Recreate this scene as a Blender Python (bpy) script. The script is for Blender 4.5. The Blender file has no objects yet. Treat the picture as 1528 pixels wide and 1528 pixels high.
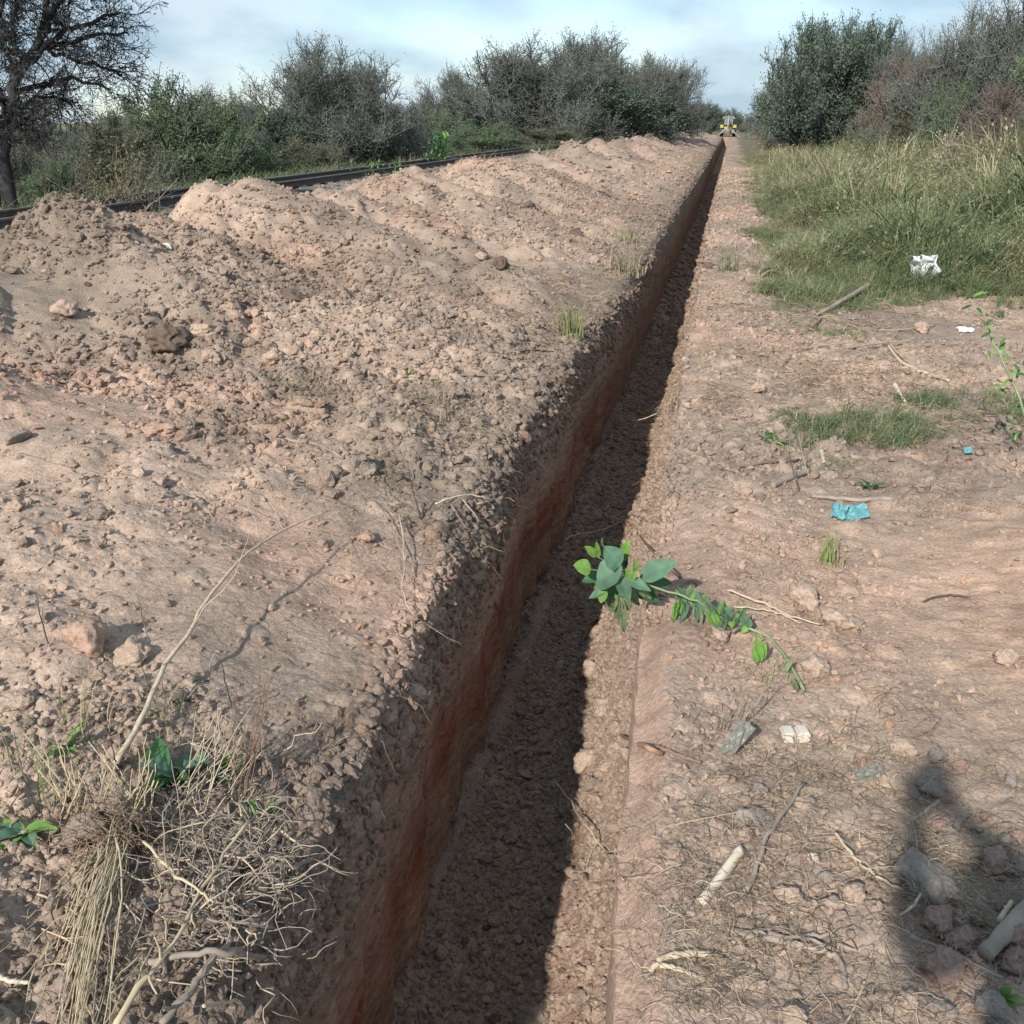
import bpy, bmesh, math, random
import numpy as np
from mathutils import Vector, Matrix

# ------------------------------------------------------------------ camera, world, sun, exposure
SC = bpy.context.scene
COL = SC.collection
FPX, HOR, VX, CAMH = 1480.0, 183.0, 1092.0, 1.6
PITCH = math.atan((764 - HOR) / FPX)
YAW = math.atan((VX - 764) / FPX * math.cos(PITCH))
cam_d = bpy.data.cameras.new('camera')
cam_d.sensor_width = 36.0
cam_d.lens = 36.0 * FPX / 1528.0
cam_d.clip_start = 0.02
cam_d.clip_end = 6000
cam = bpy.data.objects.new('camera', cam_d)
COL.objects.link(cam)
cam.location = (0, 0, CAMH)
cam.rotation_euler = (math.pi / 2 - PITCH, 0, YAW)
SC.camera = cam

SUN_EL = math.radians(32.5)
SUN_DIR = np.array([0.66, 2.45])            # horizontal travel of the light (shadows fall this way)
SUN_DIR = SUN_DIR / np.linalg.norm(SUN_DIR)
sd = bpy.data.lights.new('sun', 'SUN')
sd.energy = 4.2
sd.angle = math.radians(1.2)
sd.color = (1.0, 0.945, 0.865)
sun = bpy.data.objects.new('sun', sd)
COL.objects.link(sun)
v = Vector((SUN_DIR[0] * math.cos(SUN_EL), SUN_DIR[1] * math.cos(SUN_EL), -math.sin(SUN_EL)))
sun.rotation_euler = v.to_track_quat('-Z', 'Y').to_euler()
sun.location = (-4, -12, 9)

W = bpy.data.worlds.new('World')
SC.world = W
W.use_nodes = True
nt = W.node_tree
nt.nodes.clear()
def N(nt, t, **k):
    n = nt.nodes.new(t)
    for a, b in k.items():
        setattr(n, a, b)
    return n
out = N(nt, 'ShaderNodeOutputWorld')
bg = N(nt, 'ShaderNodeBackground')
sky = N(nt, 'ShaderNodeTexSky', sky_type='NISHITA', sun_disc=False)
sky.sun_elevation = SUN_EL
sky.sun_rotation = math.atan2(-SUN_DIR[0], -SUN_DIR[1])
sky.altitude = 100
sky.air_density = 1.0
sky.dust_density = 0.4
sky.ozone_density = 3.0
tc = N(nt, 'ShaderNodeTexCoord')
sep = N(nt, 'ShaderNodeSeparateXYZ')
nt.links.new(tc.outputs['Generated'], sep.inputs[0])
ad = N(nt, 'ShaderNodeMath', operation='ADD'); ad.inputs[1].default_value = 0.28
nt.links.new(sep.outputs['Z'], ad.inputs[0])
mx = N(nt, 'ShaderNodeMath', operation='MAXIMUM'); mx.inputs[1].default_value = 0.06
nt.links.new(ad.outputs[0], mx.inputs[0])
dx = N(nt, 'ShaderNodeMath', operation='DIVIDE'); dy = N(nt, 'ShaderNodeMath', operation='DIVIDE')
nt.links.new(sep.outputs['X'], dx.inputs[0]); nt.links.new(mx.outputs[0], dx.inputs[1])
nt.links.new(sep.outputs['Y'], dy.inputs[0]); nt.links.new(mx.outputs[0], dy.inputs[1])
cmb = N(nt, 'ShaderNodeCombineXYZ')
nt.links.new(dx.outputs[0], cmb.inputs[0]); nt.links.new(dy.outputs[0], cmb.inputs[1])
mp = N(nt, 'ShaderNodeMapping'); mp.inputs['Scale'].default_value = (0.75, 0.6, 1); mp.inputs['Location'].default_value = (3.3, 1.7, 0)
nt.links.new(cmb.outputs[0], mp.inputs[0])
nz = N(nt, 'ShaderNodeTexNoise'); nz.inputs['Scale'].default_value = 1.5; nz.inputs['Detail'].default_value = 9; nz.inputs['Roughness'].default_value = 0.52; nz.inputs['Distortion'].default_value = 0.3
nt.links.new(mp.outputs[0], nz.inputs[0])
cr = N(nt, 'ShaderNodeValToRGB')
cr.color_ramp.elements[0].position = 0.39; cr.color_ramp.elements[0].color = (0.38, 0.38, 0.38, 1)
cr.color_ramp.elements[1].position = 0.56; cr.color_ramp.elements[1].color = (0.93, 0.93, 0.93, 1)
nt.links.new(nz.outputs[0], cr.inputs[0])
nz2 = N(nt, 'ShaderNodeTexNoise'); nz2.inputs['Scale'].default_value = 2.3; nz2.inputs['Detail'].default_value = 6
nt.links.new(mp.outputs[0], nz2.inputs[0])
cr2 = N(nt, 'ShaderNodeValToRGB')      # cloud brightness: grey undersides to white (in sky units, before the strength)
cr2.color_ramp.elements[0].position = 0.42; cr2.color_ramp.elements[0].color = (2.3, 3.2, 4.0, 1)
cr2.color_ramp.elements[1].position = 0.58; cr2.color_ramp.elements[1].color = (3.75, 4.5, 5.05, 1)
nt.links.new(nz2.outputs[0], cr2.inputs[0])
mixc = N(nt, 'ShaderNodeMix', data_type='RGBA')
nt.links.new(cr.outputs[0], mixc.inputs[0]); nt.links.new(sky.outputs[0], mixc.inputs[6]); nt.links.new(cr2.outputs[0], mixc.inputs[7])
bg.inputs[1].default_value = 0.125
nt.links.new(mixc.outputs[2], bg.inputs[0]); nt.links.new(bg.outputs[0], out.inputs[0])

SC.view_settings.view_transform = 'Standard'
SC.view_settings.look = 'None'
SC.view_settings.gamma = 1.0
SC.view_settings.use_curve_mapping = False
SC.view_settings.exposure = 0.56

rng = np.random.default_rng(7)
random.seed(7)

# ------------------------------------------------------------------ pixel rays -> points
CF = np.array([-math.sin(YAW) * math.cos(PITCH), math.cos(YAW) * math.cos(PITCH), -math.sin(PITCH)])
CR = np.array([math.cos(YAW), math.sin(YAW), 0.0])
CU = np.cross(CR, CF)
C0 = np.array([0, 0, CAMH])
def ray(px, py):
    d = CF * FPX + CR * (px - 764) - CU * (py - 764)
    return d / np.linalg.norm(d)
def at_dist(px, py, dist):            # point of the ray at a horizontal distance
    d = ray(px, py); k = dist / math.hypot(d[0], d[1])
    return C0 + d * k

# ------------------------------------------------------------------ noise
def hsh(i, j, s):
    i = i.astype(np.int64); j = j.astype(np.int64)
    h = (i * 374761393 + j * 668265263 + s * 2147483647 + 1013904223) & 0xFFFFFFFF
    h = ((h ^ (h >> 13)) * 1274126177) & 0xFFFFFFFF
    h = ((h ^ (h >> 16)) * 2246822519) & 0xFFFFFFFF
    return ((h ^ (h >> 15)) & 0xFFFFFF) / float(0x1000000)
def vnoise(x, y, s=0):
    xi = np.floor(x); yi = np.floor(y); fx = x - xi; fy = y - yi
    fx = fx * fx * (3 - 2 * fx); fy = fy * fy * (3 - 2 * fy)
    a = hsh(xi, yi, s); b = hsh(xi + 1, yi, s); c = hsh(xi, yi + 1, s); d = hsh(xi + 1, yi + 1, s)
    return (a * (1 - fx) + b * fx) * (1 - fy) + (c * (1 - fx) + d * fx) * fy
def fbm(x, y, sc, oct=4, s=0, rough=0.5):
    x = np.asarray(x, float) * sc; y = np.asarray(y, float) * sc
    r = 0; a = 1; t = 0
    for o in range(oct):
        r = r + a * (vnoise(x * 2 ** o + 17.3 * o, y * 2 ** o - 9.1 * o, s + o) - 0.5); t += a; a *= rough
    return r / t * 2
def bumps(x, y, cell, dens, s):      # hemispherical lumps, one per cell with a probability
    gx = x / cell; gy = y / cell
    wx = gx + 0.35 * (vnoise(gx * 2.3, gy * 2.3, s + 50) - .5); wy = gy + 0.35 * (vnoise(gx * 2.3, gy * 2.3, s + 51) - .5)
    xi = np.floor(wx); yi = np.floor(wy); best = np.zeros_like(x)
    for a in (-1, 0, 1):
        for b in (-1, 0, 1):
            ci = xi + a; cj = yi + b
            r = 0.22 + 0.36 * hsh(ci, cj, s + 3) ** 1.5
            d2 = (wx - ci - hsh(ci, cj, s + 1)) ** 2 + ((wy - cj - hsh(ci, cj, s + 2)) * (0.8 + .5 * hsh(ci, cj, s + 5))) ** 2
            h = np.sqrt(np.maximum(r * r - d2, 0)) * (hsh(ci, cj, s + 4) < dens)
            best = np.maximum(best, h)
    return best * cell
def sstep(a, b, x):
    t = np.clip((x - a) / (b - a), 0, 1)
    return t * t * (3 - 2 * t)

# ------------------------------------------------------------------ the lie of the land
ZF = -1.15
YEND = 127.0
def lipL(y):
    y = np.asarray(y, float)
    return (np.interp(y, [0, 1.5, 1.9, 2.7, 3.5, 5, 7, 9, 11, 18, 30, 130], [-.80, -.81, -.83, -.91, -.93, -.98, -.99, -.96, -.93, -.92, -.9, -.9])
            + .042 * fbm(y, y * 0, 2.2, 4, 11) + .028 * fbm(y, y * 0, 8, 4, 12, .6))
def lipR(y):
    y = np.asarray(y, float)
    return (np.interp(y, [0, 1.4, 2, 3, 5, 7, 12, 130], [-.085, -.09, -.14, -.17, -.18, -.20, -.20, -.2])
            + .016 * fbm(y, y * 0, 1.7, 3, 13) + (.014 * fbm(y, y * 0, 9, 4, 14, .6)) * (.55 + .45 * sstep(2.9, 3.4, y)))
HEAPS = [(-4.6, .6, .7, 2.4, 1.3), (-4.2, 3.75, .82, 2.2, 1.15), (-5.1, 5.4, .98, 2.6, 1.5), (-4.6, 6.25, 1.06, 3.1, 1.5), (-4.5, 7.0, .99, 2.9, 1.3), (-4.45, 9.0, 1.12, 3.1, 1.7), (-4.5, 11.0, .86, 2.9, 1.4),
         (-4.45, 12.5, .95, 3.0, 1.8), (-4.35, 14.6, .90, 2.8, 1.6), (-4.2, 16.2, .84, 2.4, 1.2), (-4.5, 17.9, 1.0, 3.1, 1.9), (-4.4, 20.6, .87, 2.7, 1.4), (-4.5, 23.4, .91, 3.0, 1.9), (-4.3, 26.2, .86, 2.6, 1.3), (-4.45, 29.2, 1.0, 3.0, 2.0)]
_y = 32.3
_r = random.Random(4)
while _y < 124:
    HEAPS.append((-4.4 + _r.uniform(-.2, .2), _y, _r.uniform(.82, 1.03), _r.uniform(2.4, 3.2), _r.uniform(1.3, 2.1))); _y += _r.uniform(2.1, 4.2)
def zleft(x, y):                      # left bank with the spoil heaps and the track bed
    t = -.9 - x
    base = np.interp(t, [0, .25, .6, 1.2, 2.2, 3.2, 4.0, 4.9, 5.4, 7.6, 9, 14], [0, .05, .13, .21, .32, .38, .36, .34, .47, .47, .1, 0.0])
    z = base
    nx_ = .35 * fbm(x, y, .6, 3, 31); ny_ = .25 * fbm(x, y, .7, 3, 32)
    for hx, hy, hh, rx, ry in HEAPS:
        if np.ndim(y) and (np.max(y) < hy - 3 or np.min(y) > hy + 3):
            continue
        wx = x - hx + nx_; wy = y - hy + ny_
        d = np.sqrt((wx / np.where(wx < 0, rx * .5, rx)) ** 2 + (wy / ry) ** 2 + .004)
        h = hh * (1.06 - d) 
        z = np.where(h > z - .12, np.where(h > z + .12, h, z + (h - z + .12) ** 2 / .48), z)
    z = z + (.30 * bumps(x, y, .95, .55, 38) + .28 * bumps(x, y, .42, .5, 39) * (.4 + .6 * sstep(-.2, .3, fbm(x, y, .5, 3, 40)))) * sstep(.25, .9, t) * sstep(5.6, 4.6, t) * (1 - np.exp(-((y - 2.95 - .35 * t) / .55) ** 2) * sstep(1.5, 1.0, t))
    z = z + .09 * fbm(x, y, .9, 4, 33) * sstep(0.1, .8, t) + .03 * fbm(x, y, 3.1, 3, 34) * sstep(0, .3, t) * (1 - sstep(5.2, 5.6, t))
    # bucket-smoothed chute falling to the lip
    ch = np.exp(-((y - 2.95 - .35 * t) / .42) ** 2)
    z = z + ch * (-.05 + 0 * t) * sstep(1.1, .5, t)
    z = z + .06 * fbm(x, y, 1.9, 3, 36) * sstep(.5, 0., t)
    cw = .02 + .09 * np.clip(fbm(y, y * 0, 1.3, 4, 37) * 1.3 + .3, 0, 1)
    z = z - (1.0 * cw) * np.clip(1 - np.maximum(t - (-.9 - lipL(y)), 0) / cw, 0, 1) ** 1.3
    z = z * (1 - sstep(124, 129, y))
    return z
def zright(x, y):
    t = x + .15
    z = .035 * fbm(x, y, .8, 4, 41) + .02 * fbm(x, y, 3.0, 3, 42)
    z = z + .12 * sstep(.7, 1.6, x) * np.exp(-((y - 3.4) / 1.3) ** 2) + .45 * sstep(2, 12, x) * sstep(5, 14, y)
    z = z + .07 * np.exp(-((x - 1.35) / .6) ** 2 - ((y - 7.7) / .6) ** 2)
    z = z - .07 * sstep(.10, 0, x - lipR(y)) * sstep(3.3, 2.9, y) + .04 * sstep(0, .15, t) * sstep(.7, .3, t) * sstep(3, 4, y)
    return z
def zbank(x, y):
    x = np.asarray(x, float); y = np.asarray(y, float)
    return np.where(x < -.5, zleft(x, y), zright(x, y))
def zfloor(x, y):
    xr = lipR(y)
    a = np.interp(y, [0, 1.6, 2.2, 3.0, 3.6, 4.4, 6.2, 7.5, 10, 130], [.30, .34, .4, .52, .8, .86, .8, .6, .55, .5]) + .10 * fbm(y, y * 0, 1.3, 3, 61)
    wd = np.interp(y, [0, 3, 4.4, 7, 130], [.30, .32, .42, .32, .28]) + .05 * fbm(y, y * 0, 1.9, 3, 62)
    k = np.clip((x - (xr - wd)) / wd, 0, 1.1)
    return ZF + a * k ** 1.25 + .05 * fbm(x, y, 2.2, 3, 63) + .05 * np.exp(-((x + .9) / .12) ** 2)
def zsurf(x, y):                      # the surface a ray meets
    x = np.asarray(x, float); y = np.asarray(y, float)
    inside = (x > lipL(y)) & (x < lipR(y)) & (y < YEND)
    return np.where(inside, zfloor(x, y), zbank(x, y))
def hit(px, py, lift=0.0):
    d = ray(px, py)
    lo, hi = .8, 60.0
    ks = np.geomspace(lo, hi, 110)
    for it in range(3):
        P = C0[None] + d[None] * ks[:, None]
        z = zsurf(P[:, 0], P[:, 1]) + lift
        if not (P[:, 2] <= z).any():
            return C0 + d * 40
        i = int(np.argmax(P[:, 2] <= z))
        ks = np.linspace(ks[max(i - 1, 0)], ks[i], 12) if it < 2 else ks
    return P[i]

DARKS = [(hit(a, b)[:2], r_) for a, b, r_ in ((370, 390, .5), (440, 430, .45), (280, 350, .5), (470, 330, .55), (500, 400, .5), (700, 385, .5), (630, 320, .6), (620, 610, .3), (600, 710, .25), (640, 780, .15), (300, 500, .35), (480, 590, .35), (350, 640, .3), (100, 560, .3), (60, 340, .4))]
# ------------------------------------------------------------------ soil cover masks, used for colour and for roughness
def dens_left(x, y):
    """0 = sandy smooth, 1 = heavy clods"""
    m = .55 + 1.1 * fbm(x, y, .75, 4, 71)
    for (cx, cy, r) in [(-1.6, 7.3, .8), (-2.6, 5.3, .6), (-1.2, 4.6, .45), (-1.5, 1.5, .6)]:
        m = m + .6 * np.exp(-((x - cx) ** 2 + (y - cy) ** 2) / r ** 2)
    t = -.9 - x
    m = m - 1.2 * np.exp(-((y - 2.95 - .35 * t) / .36) ** 2) * sstep(.95, .6, t)
    m = m - .6 * np.exp(-((x + 3.6) ** 2 + (y - 9.3) ** 2) / 1.5)
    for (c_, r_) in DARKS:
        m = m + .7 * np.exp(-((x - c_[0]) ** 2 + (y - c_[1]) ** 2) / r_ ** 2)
    return np.clip(m, 0, 1)
TAN = np.array([.366, .275, .213]); PINK = np.array([.380, .258, .195]); GREY = np.array([.242, .192, .152]); DARK = np.array([.115, .084, .066])
RED = np.array([.215, .078, .050]); WALL = np.array([.315, .220, .165]); BALL = np.array([.22, .205, .185]); STRAWG = np.array([.26, .215, .15])  # WALL is lightened to stand in for skylight missing in the trench
def mix(a, b, m):
    return a + (b - a) * m[..., None]
def col_left(x, y, lump):
    t = -.9 - x
    c = np.broadcast_to(TAN, x.shape + (3,)).copy()
    c = mix(c, PINK, sstep(-.05, .4, fbm(x, y, .9, 4, 81)) * .85)
    c = mix(c, GREY, sstep(-.02, .38, fbm(x, y, .7, 5, 82, .6)) * .75)
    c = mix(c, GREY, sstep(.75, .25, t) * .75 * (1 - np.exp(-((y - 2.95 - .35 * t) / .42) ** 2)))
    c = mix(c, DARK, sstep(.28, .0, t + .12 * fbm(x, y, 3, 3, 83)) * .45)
    c = mix(c, DARK, sstep(.15, .5, fbm(x, y, 1.3, 4, 84, .6)) * .38)
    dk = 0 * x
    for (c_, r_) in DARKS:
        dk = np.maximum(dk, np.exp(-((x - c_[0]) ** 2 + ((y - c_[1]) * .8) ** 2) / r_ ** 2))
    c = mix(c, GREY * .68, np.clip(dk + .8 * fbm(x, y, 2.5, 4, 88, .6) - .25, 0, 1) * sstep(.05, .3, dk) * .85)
    c = mix(c, PINK * 1.04, np.exp(-((y - 2.95 - .35 * t) / .36) ** 2) * sstep(1.1, .7, t) * .85)
    c = mix(c, BALL, sstep(5.0, 5.5, t + .25 * fbm(x, y, 2, 3, 86)) * sstep(8.6, 8.0, t) * .9)
    c = mix(c, np.array([.12, .12, .06]), sstep(8.0, 9.0, t + .5 * fbm(x, y, 1, 3, 87)))
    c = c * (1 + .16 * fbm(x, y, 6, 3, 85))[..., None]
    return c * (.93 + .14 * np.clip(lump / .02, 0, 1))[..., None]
def grassmask(x, y):
    w = .75 * fbm(x, y, 1.5, 5, 91, .6)
    return sstep(.38, .75, x + w - .1 + .2 * sstep(11.3, 10.3, y)) * sstep(9.9, 10.7, y + w * 1.4 - .18 * np.maximum(x - 1.5, 0) - .5 * np.maximum(.9 - x, 0))
def patchmask(x, y):                 # the low green weeds by the sticks
    w = fbm(x, y, 1.8, 4, 92)
    a = np.exp(-(((x - .78 - .2 * w) / .5) ** 2 + ((y - 5.6) / .5) ** 2) ** 1.1)
    b = np.exp(-(((x - 1.6) / .6) ** 2 + ((y - 5.7) / .55) ** 2) ** 1.1)
    return np.clip((np.maximum(a, b) * 1.0 + w * 2.7 - .5) * 1.3, 0, 1) * (a + b > .12)
def col_right(x, y, lump):
    c = np.broadcast_to(TAN, x.shape + (3,)).copy()
    c = mix(c, PINK, sstep(-.1, .4, fbm(x, y, .9, 4, 101)) * .6)
    gy = sstep(.0, .3, fbm(x, y, .8, 5, 102, .6) + .30 * sstep(2.6, 2.1, y + .25 * (x - .5)) + .25 * sstep(.5, 1.1, x) * sstep(5.0, 5.6, y) + .1)
    c = mix(c, GREY * 1.05, gy * .8)
    c = mix(c, np.array([.42, .285, .205]), np.exp(-((x - 1.35) / .62) ** 4 - ((y - 3.35) / .95) ** 4) * .9)
    c = mix(c, PINK * 1.1, sstep(.12, .07, x - lipR(y) + .02 * fbm(x, y, 3, 3, 112)) * sstep(3.2, 2.9, y) * .9)
    c = mix(c, np.array([.13, .12, .075]), grassmask(x, y) * .85)
    c = mix(c, np.array([.16, .14, .09]), patchmask(x, y) * .6)
    c = mix(c, DARK, sstep(.2, .5, fbm(x, y, 1.7, 4, 104, .6)) * .3)
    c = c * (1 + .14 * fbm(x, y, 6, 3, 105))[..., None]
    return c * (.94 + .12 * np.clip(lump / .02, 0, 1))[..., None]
def lumps(x, y, m, far):
    """clod relief; far = coarser tiers only"""
    pres = np.clip(m, 0, 1)
    h = bumps(x, y, .19, .20, 1) * (.3 + .7 * pres) * .75
    h = np.maximum(h, bumps(x, y, .085, .42, 11) * (.25 + .75 * pres))
    if far < 2:
        h = np.maximum(h, bumps(x, y, .040, .62, 21) * (.2 + .8 * pres))
    if far < 1:
        h = np.maximum(h, bumps(x, y, .019, .7, 41) * (.3 + .7 * pres))
    return h

# ------------------------------------------------------------------ mesh helpers
def mesh_np(name, V, F, cols=None, mats=(), smooth=True, midx=None, nper=4):
    me = bpy.data.meshes.new(name)
    V = np.ascontiguousarray(V, np.float32); F = np.ascontiguousarray(F, np.int32)
    me.vertices.add(len(V)); me.vertices.foreach_set('co', V.ravel())
    me.loops.add(F.size); me.loops.foreach_set('vertex_index', F.ravel())
    me.polygons.add(len(F)); me.polygons.foreach_set('loop_start', np.arange(0, F.size, F.shape[1], dtype=np.int32))
    if midx is not None:
        me.polygons.foreach_set('material_index', np.ascontiguousarray(midx, np.int32))
    me.polygons.foreach_set('use_smooth', np.full(len(F), smooth))
    if cols is not None:
        a = me.color_attributes.new('Col', 'FLOAT_COLOR', 'POINT')
        a.data.foreach_set('color', np.ascontiguousarray(np.concatenate([cols, np.ones((len(cols), 1))], 1), np.float32).ravel())
    for m in mats:
        me.materials.append(m)
    me.update(calc_edges=True)
    me.validate()
    return me
def link(name, me, parent=None):
    o = bpy.data.objects.new(name, me); COL.objects.link(o)
    if parent is not None:
        o.parent = parent
    return o
def tag(o, label=None, cat=None, group=None, kind=None):
    for k, x in (('label', label), ('category', cat), ('group', group), ('kind', kind)):
        if x:
            o[k] = x
    return o
def empty(name, loc, label=None, cat=None, group=None, rz=0):
    o = bpy.data.objects.new(name, None); COL.objects.link(o)
    o.location = tuple(float(c) for c in loc); o.rotation_euler = (0, 0, rz); o.empty_display_size = .2
    return tag(o, label, cat, group)

# ------------------------------------------------------------------ materials
def soil_mat(name, bump=.38, sc=1.0, streak=0):
    m = bpy.data.materials.new(name); m.use_nodes = True; t = m.node_tree; b = t.nodes['Principled BSDF']
    b.inputs['Roughness'].default_value = 1.0; b.inputs['Specular IOR Level'].default_value = .08
    at = N(t, 'ShaderNodeAttribute', attribute_name='Col')
    ge = N(t, 'ShaderNodeNewGeometry')
    mp = N(t, 'ShaderNodeMapping'); t.links.new(ge.outputs['Position'], mp.inputs[0])
    n1 = N(t, 'ShaderNodeTexNoise'); n1.inputs['Scale'].default_value = 90 * sc; n1.inputs['Detail'].default_value = 6; n1.inputs['Roughness'].default_value = .68
    n2 = N(t, 'ShaderNodeTexNoise'); n2.inputs['Scale'].default_value = 11 * sc; n2.inputs['Detail'].default_value = 5
    t.links.new(mp.outputs[0], n1.inputs[0]); t.links.new(mp.outputs[0], n2.inputs[0])
    if streak:
        mp.inputs['Rotation'].default_value = (math.radians(streak), 0, 0); mp.inputs['Scale'].default_value = (1, .12, 1)
    r1 = N(t, 'ShaderNodeMapRange'); r1.inputs[1].default_value = .28; r1.inputs[2].default_value = .72; r1.inputs[3].default_value = .62; r1.inputs[4].default_value = 1.34
    t.links.new(n1.outputs[0], r1.inputs[0])
    r2 = N(t, 'ShaderNodeMapRange'); r2.inputs[1].default_value = .3; r2.inputs[2].default_value = .7; r2.inputs[3].default_value = .86; r2.inputs[4].default_value = 1.14
    t.links.new(n2.outputs[0], r2.inputs[0])
    mu = N(t, 'ShaderNodeMath', operation='MULTIPLY'); t.links.new(r1.outputs[0], mu.inputs[0]); t.links.new(r2.outputs[0], mu.inputs[1])
    vm = N(t, 'ShaderNodeVectorMath', operation='SCALE'); t.links.new(at.outputs['Color'], vm.inputs[0]); t.links.new(mu.outputs[0], vm.inputs['Scale'])
    t.links.new(vm.outputs[0], b.inputs['Base Color'])
    prev = n1.outputs[0]; pk = .05 if not streak else 1.0
    for vs_, va in ((60, 1.0), (140, .6), (330, .3)):
        if streak: va *= .8
        vo = N(t, 'ShaderNodeTexVoronoi'); vo.inputs['Scale'].default_value = vs_ * sc; vo.inputs['Randomness'].default_value = 1.0; t.links.new(ge.outputs['Position'], vo.inputs[0])
        m3 = N(t, 'ShaderNodeMath', operation='MULTIPLY_ADD'); m3.inputs[1].default_value = -va; t.links.new(vo.outputs['Distance'], m3.inputs[0])
        if prev is n1.outputs[0]:
            m4 = N(t, 'ShaderNodeMath', operation='MULTIPLY'); m4.inputs[1].default_value = pk; t.links.new(prev, m4.inputs[0]); prev = m4.outputs[0]
        t.links.new(prev, m3.inputs[2]); prev = m3.outputs[0]
    sb = m3
    bp = N(t, 'ShaderNodeBump'); bp.inputs['Strength'].default_value = bump; bp.inputs['Distance'].default_value = .007
    t.links.new(sb.outputs[0], bp.inputs['Height']); t.links.new(bp.outputs[0], b.inputs['Normal'])
    return m
def flat_mat(name, c, rough=.8, var=.25, scale=20, spec=.2, bump=0, metal=0, trans=0, stretch=None):
    m = bpy.data.materials.new(name); m.use_nodes = True; t = m.node_tree; b = t.nodes['Principled BSDF']
    b.inputs['Roughness'].default_value = rough; b.inputs['Specular IOR Level'].default_value = spec; b.inputs['Metallic'].default_value = metal
    co = N(t, 'ShaderNodeTexCoord'); mp = N(t, 'ShaderNodeMapping')
    if stretch: mp.inputs['Scale'].default_value = stretch
    t.links.new(co.outputs['Object'], mp.inputs[0])
    n = N(t, 'ShaderNodeTexNoise'); n.inputs['Scale'].default_value = scale; n.inputs['Detail'].default_value = 6; n.inputs['Roughness'].default_value = .6
    t.links.new(mp.outputs[0], n.inputs[0])
    r = N(t, 'ShaderNodeMapRange'); r.inputs[1].default_value = .3; r.inputs[2].default_value = .7; r.inputs[3].default_value = 1 - var; r.inputs[4].default_value = 1 + var
    t.links.new(n.outputs[0], r.inputs[0])
    vm = N(t, 'ShaderNodeVectorMath', operation='SCALE'); vm.inputs[0].default_value = c[:3]; t.links.new(r.outputs[0], vm.inputs['Scale'])
    t.links.new(vm.outputs[0], b.inputs['Base Color'])
    if bump:
        bp = N(t, 'ShaderNodeBump'); bp.inputs['Strength'].default_value = bump; bp.inputs['Distance'].default_value = .01
        t.links.new(n.outputs[0], bp.inputs['Height']); t.links.new(bp.outputs[0], b.inputs['Normal'])
    if trans:
        tr = N(t, 'ShaderNodeBsdfTranslucent'); t.links.new(vm.outputs[0], tr.inputs[0])
        ms = N(t, 'ShaderNodeMixShader'); ms.inputs[0].default_value = trans
        t.links.new(b.outputs[0], ms.inputs[1]); t.links.new(tr.outputs[0], ms.inputs[2])
        t.links.new(ms.outputs[0], t.nodes['Material Output'].inputs[0])
    return m
def tint_mat(name, rough=1.0, trans=0, bump=0, spec=.1):   # colour comes from each instance's own tint
    m = bpy.data.materials.new(name); m.use_nodes = True; t = m.node_tree; b = t.nodes['Principled BSDF']
    b.inputs['Roughness'].default_value = rough; b.inputs['Specular IOR Level'].default_value = spec
    at = N(t, 'ShaderNodeAttribute', attribute_name='tint', attribute_type='INSTANCER')
    co = N(t, 'ShaderNodeTexCoord')
    n = N(t, 'ShaderNodeTexNoise'); n.inputs['Scale'].default_value = 3.0; n.inputs['Detail'].default_value = 5; t.links.new(co.outputs['Object'], n.inputs[0])
    r = N(t, 'ShaderNodeMapRange'); r.inputs[1].default_value = .3; r.inputs[2].default_value = .7; r.inputs[3].default_value = .8; r.inputs[4].default_value = 1.2
    t.links.new(n.outputs[0], r.inputs[0])
    vm = N(t, 'ShaderNodeVectorMath', operation='SCALE'); t.links.new(at.outputs['Color'], vm.inputs[0]); t.links.new(r.outputs[0], vm.inputs['Scale'])
    t.links.new(vm.outputs[0], b.inputs['Base Color'])
    if bump:
        bp = N(t, 'ShaderNodeBump'); bp.inputs['Strength'].default_value = bump; bp.inputs['Distance'].default_value = .1
        t.links.new(n.outputs[0], bp.inputs['Height']); t.links.new(bp.outputs[0], b.inputs['Normal'])
    if trans:
        tr = N(t, 'ShaderNodeBsdfTranslucent'); t.links.new(vm.outputs[0], tr.inputs[0])
        ms = N(t, 'ShaderNodeMixShader'); ms.inputs[0].default_value = trans
        t.links.new(b.outputs[0], ms.inputs[1]); t.links.new(tr.outputs[0], ms.inputs[2])
        t.links.new(ms.outputs[0], t.nodes['Material Output'].inputs[0])
    return m
SOIL = soil_mat('soil')
WALLM = soil_mat('trench_wall_soil', bump=.6, sc=.8, streak=38)
FLOORM = soil_mat('trench_floor_soil', bump=.6)

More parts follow.
